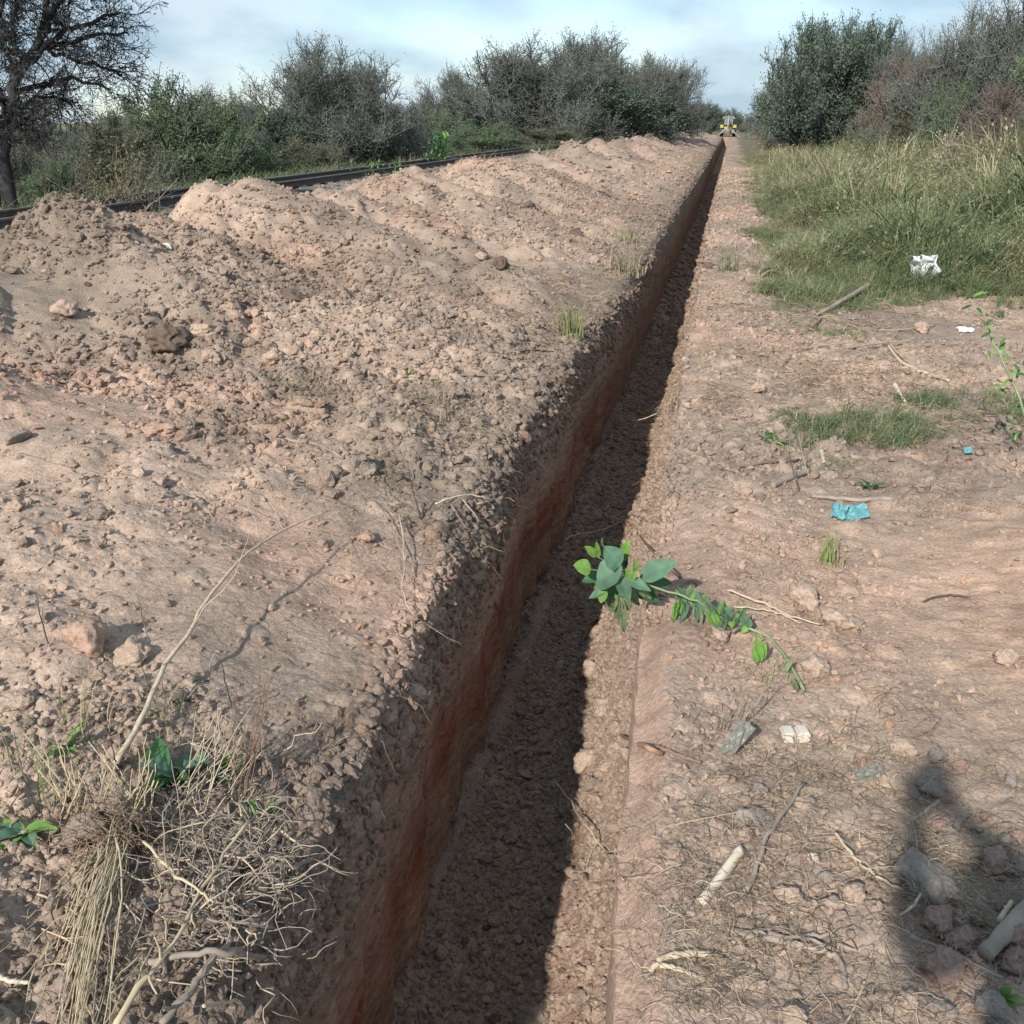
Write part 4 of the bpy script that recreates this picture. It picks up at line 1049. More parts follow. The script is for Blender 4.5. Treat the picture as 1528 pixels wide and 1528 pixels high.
for a in [
    (133, 950, 74, 'pink', 'largest pinkish clod in front of the straw at lower left'), (196, 962, 54, 'tan', 'pale rounded clod just right of the largest pinkish clod'),
    (129, 900, 24, 'tan', 'small pale block of earth above the largest pinkish clod'), (240, 716, 30, 'tan', 'round tan clod standing alone in the middle of the near left bank'),
    (152, 763, 34, 'grey', 'flattish grey tan clod with a shadow, left of the round tan clod'), (24, 752, 30, 'tan', 'round tan clod at the left edge of the near bank'),
    (242, 634, 44, 'pink', 'broad pinkish lump above the round tan clod'), (280, 632, 28, 'grey', 'grey lump touching the right side of the broad pinkish lump'),
    (185, 680, 24, 'tan', 'small angular tan clod below the broad pinkish lump'), (290, 742, 24, 'tan', 'pale flat clod right of the round tan clod'),
    (310, 488, 46, 'tan', 'tilted tan clod on the slope beside the dark root lump'), (412, 528, 50, 'tan', 'tall tan clod with a dark right side on the mid slope'),
    (315, 530, 30, 'tan', 'pale wide clod below the dark root lump'), (100, 456, 52, 'tan', 'big tan lump with a dark crumbly right side, upper left'),
    (250, 492, 66, 'dark', 'dark crumbly lump bristling with roots on the left slope'), (250, 368, 16, 'white', 'small whitish stone on the first spoil heap'),
    (440, 436, 40, 'dark', 'dark clod at the foot of the first heap'), (545, 795, 38, 'pink', 'upright pinkish clod at the top of the smooth chute'),
    (500, 700, 40, 'grey', 'hollow grey clod with a dark gap near the root stick'), (592, 750, 20, 'tan', 'small round clod near the pale roots on the left edge'),
    (722, 520, 36, 'grey', 'flat slab of earth tilted up near the left edge of the trench'), (718, 382, 26, 'tan', 'pointed tan clod on the third heap slope'),
    (748, 392, 30, 'dark', 'dark crumbled clod beside the pointed tan clod'), (858, 346, 30, 'dark', 'dark hollow lump on the bank near the trench, far'),  # the second clod is coloured dark in place of a shaded hole
    (790, 306, 22, 'dark', 'small dark lump at the end of the brown stick'), (660, 765, 36, 'grey', 'grey clod under the pale hanging root at the trench edge'),
    (640, 872, 22, 'tan', 'pale clod lodged on the crumbling trench edge'), (700, 706, 26, 'grey', 'grey clod just above the pale hanging root'),
    (92, 1388, 36, 'red', 'upper of two reddish clods left of the straw bundle'), (98, 1414, 30, 'red', 'lower of two reddish clods left of the straw bundle'),
    (258, 1356, 42, 'red', 'reddish clod caught under the root tangle'), (34, 1042, 38, 'tan', 'broad tan clod at the left edge above the green weeds'),
    (142, 1052, 26, 'tan', 'small tan clod left of the long pale stick'), (308, 1050, 30, 'tan', 'tan clod right of the long pale stick'),
    (25, 648, 36, 'stone', 'smooth grey stone at the left edge', 'stone', None, 'stone'), (1124, 1212, 52, 'stone', 'flat grey tan stone right of the trench edge beside the dark stick', 'stone', None, 'stone'),
    (1112, 1240, 28, 'tan', 'small clod tucked under the flat grey tan stone'), (1134, 1172, 32, 'stone', 'rounded grey stone above the flat grey tan stone', 'stone', None, 'stone'),
    (1198, 1196, 32, 'tan', 'oval tan clod right of the dark stick'), (1275, 1335, 40, 'tan', 'round tan clod with a pin hole below the straw'),
    (1240, 1352, 40, 'tan', 'oval tan clod left of the clod with the pin hole'), (1216, 986, 50, 'tan', 'rounded tan clod right of the uprooted plant'),
    (1252, 915, 60, 'tan', 'broad tan lump at the edge of the packed earth'), (1200, 886, 52, 'tan', 'smooth tan lump right of the wilted leaves'),
    (1484, 1278, 54, 'red', 'reddish clod at the right edge in the photographer\'s shadow'), (1385, 1302, 84, 'stone', 'big dark grey block in the shadow at lower right', 'stone', None, 'stone'),
    (1400, 1367, 50, 'red', 'reddish clod below the big dark grey block'), (1432, 1394, 54, 'red', 'wedge shaped clod right of the reddish clod in the shadow'),
    (1412, 1432, 60, 'red', 'broad dark reddish clod below the wedge shaped one'), (1506, 1392, 50, 'red', 'clod behind the thick grey stick at the right edge'),
    (1512, 1425, 50, 'red', 'clod under the thick grey stick at the right edge'), (1356, 1492, 36, 'tan', 'squarish tan clod near the bottom right'),
    (1480, 1502, 50, 'stone', 'rounded grey stone at the bottom right corner', 'stone', None, 'stone'), (1405, 1500, 38, 'stone', 'grey clod left of the rounded stone in the bottom right corner'),
    (1216, 1278, 18, 'white', 'small white pebble right of the dark stick'), (1184, 1356, 16, 'white', 'small cream pebble above the bottom roots'),
    (1110, 1372, 32, 'grey', 'grey clod above the bottom roots'), (1170, 1330, 40, 'tan', 'flat tan clod between the wood chip and the cream pebble'),
    (1188, 1514, 38, 'tan', 'tan clod at the bottom edge right of the trench'), (1390, 1172, 40, 'stone', 'grey clod at the top of the photographer\'s shadow'),
    (1398, 1128, 28, 'stone', 'small grey clod at the very tip of the left shadow'), (1412, 1188, 26, 'red', 'small clod in the middle of the left shadow prong'),
    (1398, 1228, 26, 'red', 'knobbly clod low in the left shadow prong'), (1504, 976, 34, 'tan', 'tan clod at the right edge of the packed earth'),
    (1508, 1160, 24, 'stone', 'grey pebble in the right hand shadow'), (1150, 1115, 22, 'tan', 'small tan clod left of the white block'),
    (1420, 1330, 40, 'tan', 'tan clod right of the big dark grey block'), (1346, 1112, 40, 'tan', 'pale flat clod left of the shadow tip'),
    (1060, 395, 22, 'dark', 'dark lump on the right lip far along the trench'), (1375, 488, 26, 'tan', 'round tan stone below the white bag'),
    (1128, 575, 34, 'tan', 'grey tan clod left of the forked pale stick'), (1075, 940, 40, 'tan', 'lump of earth under the uprooted plant stem'),
    (876, 1130, 46, 'tan', 'biggest clod on the trench floor against the rubble'), (884, 1170, 30, 'grey', 'clod below the biggest clod on the trench floor'),
    (724, 1280, 26, 'grey', 'pale clod on the shaded trench floor'), (800, 1512, 74, 'grey', 'big clod on the trench floor at the bottom edge'),
    (842, 1212, 32, 'grey', 'rounded clod half in shade on the trench floor'), (905, 1046, 40, 'tan', 'angular sunlit clod on the rubble in the trench'),
    (880, 992, 34, 'tan', 'upper sunlit clod on the rubble in the trench'), (775, 1060, 22, 'grey', 'small clod in the trench shade by the wall')]:
    clod(*a[:5], **({'name': a[5], 'cat': a[7]} if len(a) > 5 else {}), group=GC1 if len(a) < 6 else 'grey stones')
LMK = [(133, 950, 'the largest pinkish clod'), (240, 716, 'the round tan clod on the near bank'), (242, 634, 'the broad pinkish lump'), (24, 650, 'the smooth grey stone at the left edge'), (330, 870, 'the middle of the long pale stick'), (470, 770, 'the tip of the long pale stick'),
       (455, 665, 'the half buried grey root'), (620, 566, 'the two green seedlings'), (412, 528, 'the tall tan clod with a dark side'), (250, 490, 'the dark crumbly root lump'), (100, 456, 'the big tan lump'), (250, 368, 'the small whitish stone'),
       (90, 310, 'the first heap crest'), (355, 270, 'the second heap crest'), (545, 270, 'the third heap crest'), (740, 308, 'the brown stick on the heap'), (590, 850, 'the wiry hanging stem'), (160, 1240, 'the root ball of the straw clump'), (100, 1400, 'the two reddish clods'), (36, 1245, 'the broad leafed weed'),
       (875, 1130, 'the biggest clod on the trench floor'), (865, 1220, 'the pale twig in the trench'), (800, 1510, 'the big clod at the bottom of the trench'), (793, 1118, 'the knobbed stick end in the trench'), (725, 1280, 'the pale clod on the shaded floor'), (670, 1420, 'the foot of the trench wall'),
       (1075, 1305, 'the bleached wood chip'), (1124, 1212, 'the flat grey tan stone'), (1160, 1240, 'the long grey brown stick'), (1185, 1095, 'the white block'), (1275, 1335, 'the clod with the pin hole'), (1294, 1166, 'the twisted clear plastic strip'), (1180, 1395, 'the bottom roots'), (1295, 1290, 'the pale curved twig'),
       (1385, 1302, 'the big dark grey block'), (1484, 1278, 'the reddish clod at the right edge'), (1400, 1120, 'the tip of the left shadow'), (1500, 1395, 'the thick grey stick'), (1480, 1500, 'the rounded corner stone'), (1110, 695, 'the long bent root'), (1180, 716, 'the earth covered log end'), (1010, 610, 'the nest of pale dry straw'), (1128, 575, 'the grey tan clod'), (1085, 405, 'the thin green tuft')]
USED = set()
def near_label(qx, qy, qs, mid, qm):
    for lx, ly, ln in sorted(LMK, key=lambda l: (l[0] - qx) ** 2 + (l[1] - qy) ** 2)[:6]:
        dx_, dy_ = qx - lx, qy - ly; dd = math.hypot(dx_, dy_)
        side = ('right of' if dx_ > 0 else 'left of') if abs(dx_) > 1.6 * abs(dy_) else ('below' if dy_ > 0 else 'above') if abs(dy_) > 1.6 * abs(dx_) else ('below and ' if dy_ > 0 else 'above and ') + ('right of' if dx_ > 0 else 'left of')
        lab = '%s %s clod %s%s %s' % ('larger' if qs > mid else 'small', {'tan': 'tan', 'grey': 'greyish', 'pink': 'pinkish', 'dark': 'dark', 'red': 'reddish brown', 'stone': 'grey brown'}[qm], 'close ' if dd < 40 else 'well ' if dd > 90 else '', side, ln)
        if lab not in USED: break
    USED.add(lab); return lab
# the remaining clods
zones = [((20, 480, 560, 800), 'fist sized clod among many on the near left bank', 34, ('tan', 'grey', 'pink'), 12, 26),
         ((330, 380, 330, 470), 'clod lying on the slopes of the second spoil heap', 26, ('tan', 'grey', 'tan'), 8, 16),
         ((0, 330, 350, 470), 'clod lying on the slopes of the first spoil heap', 26, ('tan', 'grey', 'dark'), 8, 17),
         ((0, 1000, 300, 400), 'clod of the crumbled soil left of the straw bundle', 22, ('grey', 'red', 'dark'), 14, 30),
         ((640, 1080, 240, 460), 'clod on the shaded floor of the trench', 28, ('grey', 'dark', 'red'), 12, 26),
         ((1000, 1130, 330, 390), 'clod or stone on the littered soil at lower right', 34, ('tan', 'stone', 'tan'), 12, 28),
         ((1360, 1130, 160, 380), 'clod in the photographer\'s shadow at lower right', 26, ('red', 'stone', 'red'), 14, 30),
         ((1020, 560, 160, 320), 'clod on the bare strip right of the trench', 24, ('tan', 'grey', 'tan'), 9, 22)]
for (x0, y0, w, h), lab, n, mats, a, b in zones:
    for i in range(n):
        qx, qy, qs, qm = random.uniform(x0, x0 + w), random.uniform(y0, y0 + h), a + (b - a) * random.random() ** 2, random.choice(mats)
        clod(qx, qy, qs, qm, near_label(qx, qy, qs, (a + b) / 2, qm), group=lab.replace('fist sized ', '').replace('clod', 'clods', 1), sink=.3)
def white_block():
    p = hit(1185, 1102); t = Tubes(); s = px_dist(p) / FPX
    o = empty('white_block', (p[0], p[1], p[2]), 'squarish whitish block of lime in two cracked halves, right of the trench', 'stone', None, .22)
    for dx_, w in ((-.52, 1.0), (.52, .95)):
        t = Tubes(); box(t, (dx_ * 20 * s, 0, .014), 19.4 * s * w, 24 * s, .034, 0, .006); t.build('half_block', ROCK['white'], o, smooth=False)
white_block()

# ------------------------------------------------------------------ sticks, roots, twigs
STK = {'pale': flat_mat('pale_dry_stick', (.44, .36, .26), .8, .25, 8, .15, .2, stretch=(6, 6, 1)), 'straw': flat_mat('yellow_straw', (.42, .35, .23), .75, .25, 9, .2),
       'grey': flat_mat('weathered_stick', (.27, .225, .185), .9, .3, 9, .1, .4), 'brown': flat_mat('brown_root', (.19, .125, .09), .9, .3, 9, .1, .3),
       'dark': flat_mat('dark_twig', (.10, .08, .065), .9, .3, 9, .1), 'white': flat_mat('peeled_white_wood', (.60, .52, .40), .7, .2, 9, .2, .2),
       'orange': flat_mat('splintered_red_wood', (.30, .175, .115), .85, .4, 12, .1, .4), 'green': flat_mat('green_stem', (.20, .25, .13), .6, .25, 9, .3)}
def path3(pts, lift=(.01, .01), n=14, amp=.003, seed=0, r=.004, drape=True):
    m = len(pts); li = np.linspace(lift[0], lift[1], m) if len(lift) == 2 else np.interp(np.linspace(0, 1, m), np.linspace(0, 1, len(lift)), lift)
    P = np.array([hit(a, b, l) for (a, b), l in zip(pts, li)])
    if drape:
        zf = zfull(P[:, 0], P[:, 1]); P[:, 2] = np.maximum(P[:, 2], np.minimum(zf + r * .6, P[:, 2] + .03))
    return wiggle(P, amp, n, seed)
def stick(pts, r0, r1, mat, label, lift=(.01, .01), name='stick', cat='stick', amp=.003, tip=None, sides=7, group=None, twigs=0, n=16):
    global _sid; _sid += 1
    amp = min(amp, math.dist(pts[0], pts[-1]) * 2e-5)
    Q = path3(pts, lift, n, amp, _sid, r0)
    o = empty(name, Q[0], label, cat, group) if (twigs or tip) else None
    t = Tubes(); rr = np.interp(np.linspace(0, 1, len(Q)), [0, 1], [r0, r1]) * (1 + (.12 if r0 < .007 else .04) * np.random.default_rng(_sid).normal(size=len(Q)))
    t.add(Q, rr, None, sides)
    if o is None:
        b = t.build(name, STK[mat], None, Q[0]); return tag(b, label, cat, group)
    t.build('shaft', STK[mat], o, Q[0])
    if tip:
        t = Tubes(); t.add(np.array([Q[-1] - .2 * (Q[-1] - Q[-2]), Q[-1] + unit(Q[-1] - Q[-2]) * .002]), r1 * .93, r1 * .9, sides); t.build('cut_end', STK[tip], o, Q[0])
    rg = np.random.default_rng(_sid + 900)
    for k in range(twigs):
        i = rg.integers(len(Q) // 3, len(Q)); d = unit(rg.normal(0, 1, 3) + np.array([0, 0, .6]) + unit(Q[-1] - Q[0]) * 1.2); L = np.linalg.norm(Q[-1] - Q[0]) * rg.uniform(.1, .25)
        t = Tubes(); t.add(wiggle(np.array([Q[i], Q[i] + d * L * .5, Q[i] + d * L + rg.normal(0, .1, 3) * L]), L * .02, 7, k), r1 * .6, r1 * .25, 4); t.build('side_twig', STK[mat], o, Q[0])
    return o
_sid = 0
S_ = stick
S_([(172, 1140), (205, 1085), (240, 1010), (285, 935), (320, 880), (370, 825), (430, 787), (490, 762)], .0085, .0028, 'pale', 'long pale curved stick rising out of the straw clump at lower left', (.03, .10, .16, .2), twigs=3, n=26, cat='long stick')
S_([(1325, 515), (1345, 540), (1380, 556), (1416, 568)], .013, .009, 'pale', 'thick pale stick on the dark soil at the right, pointing down to the right', (.03, .02), tip='white')
S_([(1328, 512), (1340, 527), (1362, 545)], .006, .003, 'pale', 'thin pale prong lying against the thick pale stick', (.04, .03))
S_([(1335, 574), (1343, 588), (1352, 602)], .016, .008, 'white', 'short split piece of pale wood below the thick pale stick', (.03, .02))
S_([(1256, 679), (1285, 684), (1326, 682)], .014, .012, 'grey', 'short thick grey branch at the edge of the green weeds', (.012, .012), tip='pale')
S_([(1225, 678), (1230, 690)], .012, .008, 'pale', 'stubby cream chip left of the short thick grey branch')
S_([(1045, 665), (1052, 684), (1070, 697), (1110, 695), (1150, 690), (1192, 686)], .005, .008, 'brown', 'long bent root running right across the bare strip', (.015, .012), n=20)
S_([(1152, 726), (1180, 716), (1206, 706)], .016, .014, 'grey', 'earth covered log end below the long bent root', (.005, .005))
S_([(1212, 740), (1260, 745), (1332, 748)], .008, .012, 'grey', 'grey stick lying just above the turquoise plastic', (.012, .012))
S_([(933, 776), (900, 790), (868, 796), (852, 800), (845, 806)], .0055, .003, 'pale', 'pale root poking out over the trench above the uprooted plant', (.03, .05, .3, .45), amp=.004, n=14)
S_([(932, 774), (955, 800), (985, 832), (1015, 862)], .0075, .006, 'brown', 'brown stick lying above the big green leaves', (.02, .02))
S_([(1046, 1345), (1070, 1315), (1104, 1268)], .013, .015, 'white', 'flat bleached wood chip lying right of the trench', (.012, .014), amp=.0, tip='dark', cat='wood chip', name='wood_chip', sides=4)
S_([(1198, 1168), (1165, 1218), (1140, 1255), (1128, 1295), (1112, 1332)], .0045, .007, 'grey', 'long grey brown stick passing right of the bleached wood chip', (.03, .012))
S_([(1058, 1298), (1040, 1330), (1018, 1362), (980, 1378)], .005, .003, 'grey', 'forked grey twig left of the bleached wood chip', (.015, .01))
S_([(1085, 1388), (1130, 1393), (1180, 1396), (1240, 1392), (1300, 1382)], .006, .004, 'grey', 'upper of the long roots lying side by side at the bottom right', (.012, .012), n=20)
S_([(1090, 1392), (1150, 1402), (1200, 1412), (1240, 1424), (1256, 1445), (1262, 1475)], .008, .006, 'grey', 'thick root that bends down at the bottom right', (.010, .008), n=20)
S_([(1150, 1394), (1200, 1402), (1250, 1412), (1290, 1414), (1325, 1396)], .005, .004, 'grey', 'root curving up at its right end, beside the thick bending root', (.014, .012), n=20)
S_([(972, 1450), (985, 1432), (1015, 1424), (1062, 1424)], .006, .007, 'pale', 'pale root arching near the trench edge at the bottom', (.012, .012))
S_([(985, 1440), (1020, 1448), (1052, 1464)], .006, .005, 'pale', 'straight pale root under the arching root', (.012, .01))
S_([(905, 1088), (930, 1098), (958, 1112), (985, 1124)], .006, .009, 'orange', 'splintered reddish stick jutting over the right edge of the trench', (.05, .04, .02), tip='orange')
S_([(978, 1116), (1010, 1126), (1046, 1138)], .0065, .004, 'brown', 'brown twig continuing from the splintered stick', (.02, .012))
S_([(826, 1162), (850, 1196), (880, 1238), (905, 1275), (930, 1312)], .004, .0025, 'pale', 'pale twig leaning across the trench floor', (.12, .10, .05), twigs=4)
S_([(866, 962), (874, 948), (880, 934)], .010, .010, 'brown', 'stub of wood on the shaded trench floor', (.015, .015))
S_([(768, 1116), (790, 1119), (816, 1121)], .009, .011, 'grey', 'knobbed stick end on the shaded trench floor', (.015, .015), tip='grey')
S_([(1470, 1424), (1495, 1396), (1528, 1362), (1550, 1340)], .017, .019, 'grey', 'thick grey stick at the right edge near the bottom', (.03, .035), tip=None, sides=10, amp=.001)
S_([(1492, 1374), (1510, 1345)], .008, .005, 'pale', 'pale splinter beside the thick grey stick', (.03, .02))
S_([(1357, 1398), (1395, 1410), (1440, 1432), (1500, 1462)], .004, .003, 'grey', 'thin root crossing the shaded clods at lower right', (.03, .02))
S_([(1246, 1242), (1275, 1280), (1305, 1305), (1345, 1327)], .004, .0028, 'pale', 'pale curved twig left of the dark grey block', (.03, .02), twigs=2)
S_([(1344, 1366), (1362, 1352), (1374, 1334)], .0035, .003, 'pale', 'short pale twig standing by the dark grey block', (.02, .04))
S_([(1290, 1465), (1278, 1495), (1262, 1528)], .0028, .002, 'pale', 'thin pale straw near the bottom edge at the right', (.015, .012))
S_([(1378, 898), (1410, 888), (1448, 893)], .005, .003, 'dark', 'small dark twig on the packed pale earth', (.008, .008))
S_([(1358, 1100), (1385, 1092), (1404, 1072)], .003, .002, 'brown', 'small brown twig above the tip of the shadow', (.01, .01))
S_([(1360, 1224), (1380, 1210), (1402, 1194)], .0045, .004, 'grey', 'grey stick lying across the photographer\'s shadow', (.015, .02))
S_([(650, 752), (672, 743), (700, 739), (735, 745), (765, 760), (790, 767), (822, 778)], .0035, .0016, 'white', 'long white root hanging over the left edge of the trench', (.03, .05, .08, .1), n=24, name='hanging_root', cat='root')
S_([(712, 752), (735, 745), (762, 737)], .0035, .0025, 'white', 'short white root crossing the long white one', (.04, .06), name='hanging_root', cat='root')
S_([(690, 745), (715, 775), (735, 800), (750, 822)], .0025, .0016, 'pale', 'thin root slanting down the trench wall under the white ones', (.04, .05, .02), name='hanging_root', cat='root')
S_([(752, 812), (748, 828), (741, 846)], .008, .011, 'pale', 'pale broken root end dangling on the trench wall', (.03, .03), name='hanging_root', cat='root')
S_([(672, 752), (690, 780), (712, 795), (730, 812), (738, 835)], .003, .0012, 'grey', 'branched root with fine ends on the crumbling trench edge', (.03, .04), twigs=5, name='hanging_root', cat='root')
S_([(596, 765), (602, 810), (604, 850), (600, 880), (612, 912), (632, 928)], .003, .0018, 'pale', 'wiry dry stem hanging over the edge below the chute', (.05, .06, .03), twigs=5, name='hanging_root', cat='root')
S_([(568, 758), (585, 790), (604, 836)], .0028, .002, 'grey', 'dry stem joining the wiry hanging one', (.04, .05), name='hanging_root', cat='root')
S_([(604, 836), (640, 836), (668, 830)], .0022, .0014, 'grey', 'mossy side stem crossing the edge to the right', (.05, .04), twigs=4, name='hanging_root', cat='root')
S_([(398, 650), (435, 657), (475, 664), (512, 684)], .009, .007, 'grey', 'half buried grey root on the near bank', (.008, .012))
S_([(708, 292), (735, 306), (772, 330)], .014, .009, 'brown', 'brown stick on the third spoil heap', (.02, .02), twigs=2)
S_([(700, 560), (745, 563), (790, 566)], .006, .005, 'grey', 'stick lying beside the tilted slab near the trench edge', (.02, .02))
S_([(765, 527), (800, 522), (842, 527)], .007, .005, 'dark', 'dark stick lying toward the trench edge, mid distance', (.02, .02))
S_([(220, 1436), (275, 1424), (330, 1420), (380, 1428), (424, 1444)], .007, .0065, 'grey', 'thick curved branch with a white cut end reaching over the trench at lower left', (.06, .10, .13, .16), tip='white', cat='branch', name='branch')
S_([(304, 1500), (360, 1499), (424, 1500)], .004, .004, 'pale', 'straight pale straw over the trench at the bottom left', (.09, .12), tip='white')
S_([(-5, 1455), (15, 1464), (42, 1466)], .005, .004, 'white', 'white root end at the left edge near the bottom', (.03, .02))
S_([(372, 1225), (335, 1275), (300, 1330), (258, 1410), (205, 1475), (172, 1530)], .003, .006, 'straw', 'yellowish stem slanting through the root tangle', (.13, .10, .06), twigs=5, cat='stem')
S_([(214, 1256), (250, 1290), (290, 1325), (320, 1348)], .0035, .003, 'straw', 'yellow straw slanting down right from the root ball', (.10, .12))
S_([(410, 1290), (445, 1292), (492, 1283)], .0045, .006, 'grey', 'root stub sticking out over the trench right of the tangle', (.06, .08), tip='pale')
S_([(420, 1240), (455, 1268), (478, 1300), (496, 1320)], .003, .0018, 'straw', 'thin yellowish twig with side shoots at the trench edge', (.08, .08), twigs=6)
S_([(380, 1260), (410, 1330), (430, 1400), (455, 1480), (470, 1530)], .0022, .0016, 'grey', 'long thin root hanging down the trench wall at lower left', (.10, .10, .05), amp=.004, n=20, name='hanging_root', cat='root')
S_([(270, 1360), (330, 1375), (400, 1385), (448, 1408), (470, 1470)], .0025, .0015, 'grey', 'looped grey root beside the curved branch', (.08, .10), n=20, name='hanging_root', cat='root')
S_([(345, 1400), (300, 1460), (240, 1528)], .006, .0075, 'grey', 'grey branch slanting to the bottom edge under the tangle', (.08, .06), twigs=4, cat='branch', name='branch')
S_([(1218, 470), (1255, 450), (1298, 424)], .012, .030, 'grey', 'bleached stump end at the edge of the tall grass', (.03, .10), cat='stump', name='old_stump')
S_([(1165, 545), (1200, 520), (1262, 512)], .006, .005, 'grey', 'thin grey branch on the soil left of the dark patch', (.02, .03))
S_([(1262, 520), (1310, 512), (1362, 508)], .008, .006, 'grey', 'curving grey branch on top of the dark soil patch', (.04, .05))
S_([(1195, 500), (1212, 488), (1225, 478)], .012, .010, 'brown', 'short brown stick below the bleached stump end', (.02, .02))
S_([(1395, 485), (1345, 492), (1305, 492)], .008, .005, 'grey', 'grey stick left of the round tan stone', (.02, .02))
S_([(942, 628), (960, 625), (980, 617)], .005, .004, 'pale', 'pale straw sticking over the shaded trench floor', (.25, .3))
S_([(1000, 585), (1008, 600), (1018, 618)], .006, .005, 'pale', 'bent pale straw on the right lip', (.03, .02))
S_([(1095, 1090), (1120, 1060), (1150, 1020)], .003, .002, 'grey', 'upright grey stalk below the end of the uprooted plant', (.02, .12), twigs=3)
S_([(1085, 880), (1140, 900), (1180, 920), (1224, 932)], .004, .003, 'pale', 'thin pale stalk lying right of the wilted leaves', (.04, .02))
S_([(1095, 905), (1150, 912), (1195, 930)], .003, .0025, 'pale', 'second thin stalk under the pale one right of the wilted leaves', (.03, .02))
for k, (px, py) in enumerate([(205, 885), (55, 890), (205, 960), (610, 700), (600, 640), (330, 985), (240, 1010), (1175, 660), (1190, 640), (165, 1100), (20, 1090)]):
    S_([(px + 18, py + 75), (px + 8, py + 40), (px, py)], .0020 if py > 800 else .004, .0012, 'dark' if k % 2 else 'grey', 'thin upright dead stalk ' + ['above the largest pinkish clod', 'at the left edge above the pinkish clod', 'rising over the pale rounded clod', 'left of the wiry hanging stem', 'above the wiry hanging stem, farther back', 'right of the long pale stick', 'crossing the foot of the long pale stick', 'between the two sticks below the green weeds', 'by the short thick grey branch', 'behind the straw clump', 'at the left edge above the broad leafed weed'][k], (.0, .10, .22), twigs=3, name='dead_stalk', cat='dead stalk', group='thin upright dead stalks')

def root_hairs():
    t = Tubes(); rg = np.random.default_rng(55)
    for i in range(420):
        y = 1.1 + 12 * rg.uniform() ** 1.5; x = float(lipL(y)) + .01; z = float(zleft(np.array([x - .01]), np.array([y]))[0]) - rg.uniform(-.01, .10); P = [np.array([x - .03, y, z])]; d = unit(np.array([.9, rg.normal(0, .5), rg.normal(.1, .3)])); L = rg.uniform(.03, .16) * (1 + .05 * y)
        for q in range(5):
            d = unit(d + rg.normal(0, .35, 3) + np.array([.05, 0, -.5])); P.append(P[-1] + d * L / 5)
        t.add(wiggle(P, .001, 9, i), rg.uniform(.0006, .0016) * (1 + .06 * y), .0004, 3)
    o = t.build('hanging_roots', flat_mat('fine_root', (.24, .18, .13), .9, .4, 9)); tag(o, 'fine roots hanging out of the left trench edge', kind='stuff')
root_hairs()
# ------------------------------------------------------------------ leaves and living plants
def leaf_mat(name, c, var=.2, tr=.3):
    m = flat_mat(name, c, .6, .38, 9, .3, .3, trans=tr); return m
LB = leaf_mat('bluish_leaf', (.115, .215, .135)); LG = leaf_mat('bright_leaf', (.17, .32, .07)); LD = leaf_mat('deep_green_leaf', (.055, .135, .050)); LW = leaf_mat('wilted_leaf', (.19, .24, .13), .3)
def leaf_geo(base, tip, width, nrm, cup=.25, bend=.15, wob=0, seed=0):
    """an ovate leaf with a folded midrib, arched along its length"""
    base = np.asarray(base, float); tip = np.asarray(tip, float); ax = tip - base; L = np.linalg.norm(ax); ax = ax / L
    nr = np.asarray(nrm, float); nr = unit(nr - ax * (nr @ ax)); sd = np.cross(nr, ax); r = np.random.default_rng(seed)
    U = np.linspace(0, 1, 15); Wd = np.array([-1, -.6, -.2, 0, .2, .6, 1]); V = []
    for u in U:
        w = width * .5 * (math.sin(math.pi * min(1, u ** .78)) ** .75 if 0 < u < 1 else .02)
        for s in Wd:
            h = cup * abs(s) * w - bend * L * u * u + wob * r.normal() * L + .016 * L * abs(s) * math.sin(u * 17 + seed + (2 if s > 0 else 0)) - .010 * L * (abs(math.sin(u * 26 - abs(s) * 4)) < .25) * (abs(s) < .9)
            V.append(base + ax * L * u + sd * s * w + nr * (h + (.0 if s else -.004 * L)))
    n = len(Wd); F = [[i * n + j, i * n + j + 1, (i + 1) * n + j + 1, (i + 1) * n + j] for i in range(14) for j in range(n - 1)]
    return np.array(V), np.array(F)
def put_leaf(root, o3, base, tip, width, nrm, mat, **k):
    V, F = leaf_geo(base, tip, width, nrm, **k); link('leaf', mesh_np('leaf', V - np.asarray(o3)[None], F, None, [mat]), root)
TOC = unit(np.array([0, -.75, .65]))
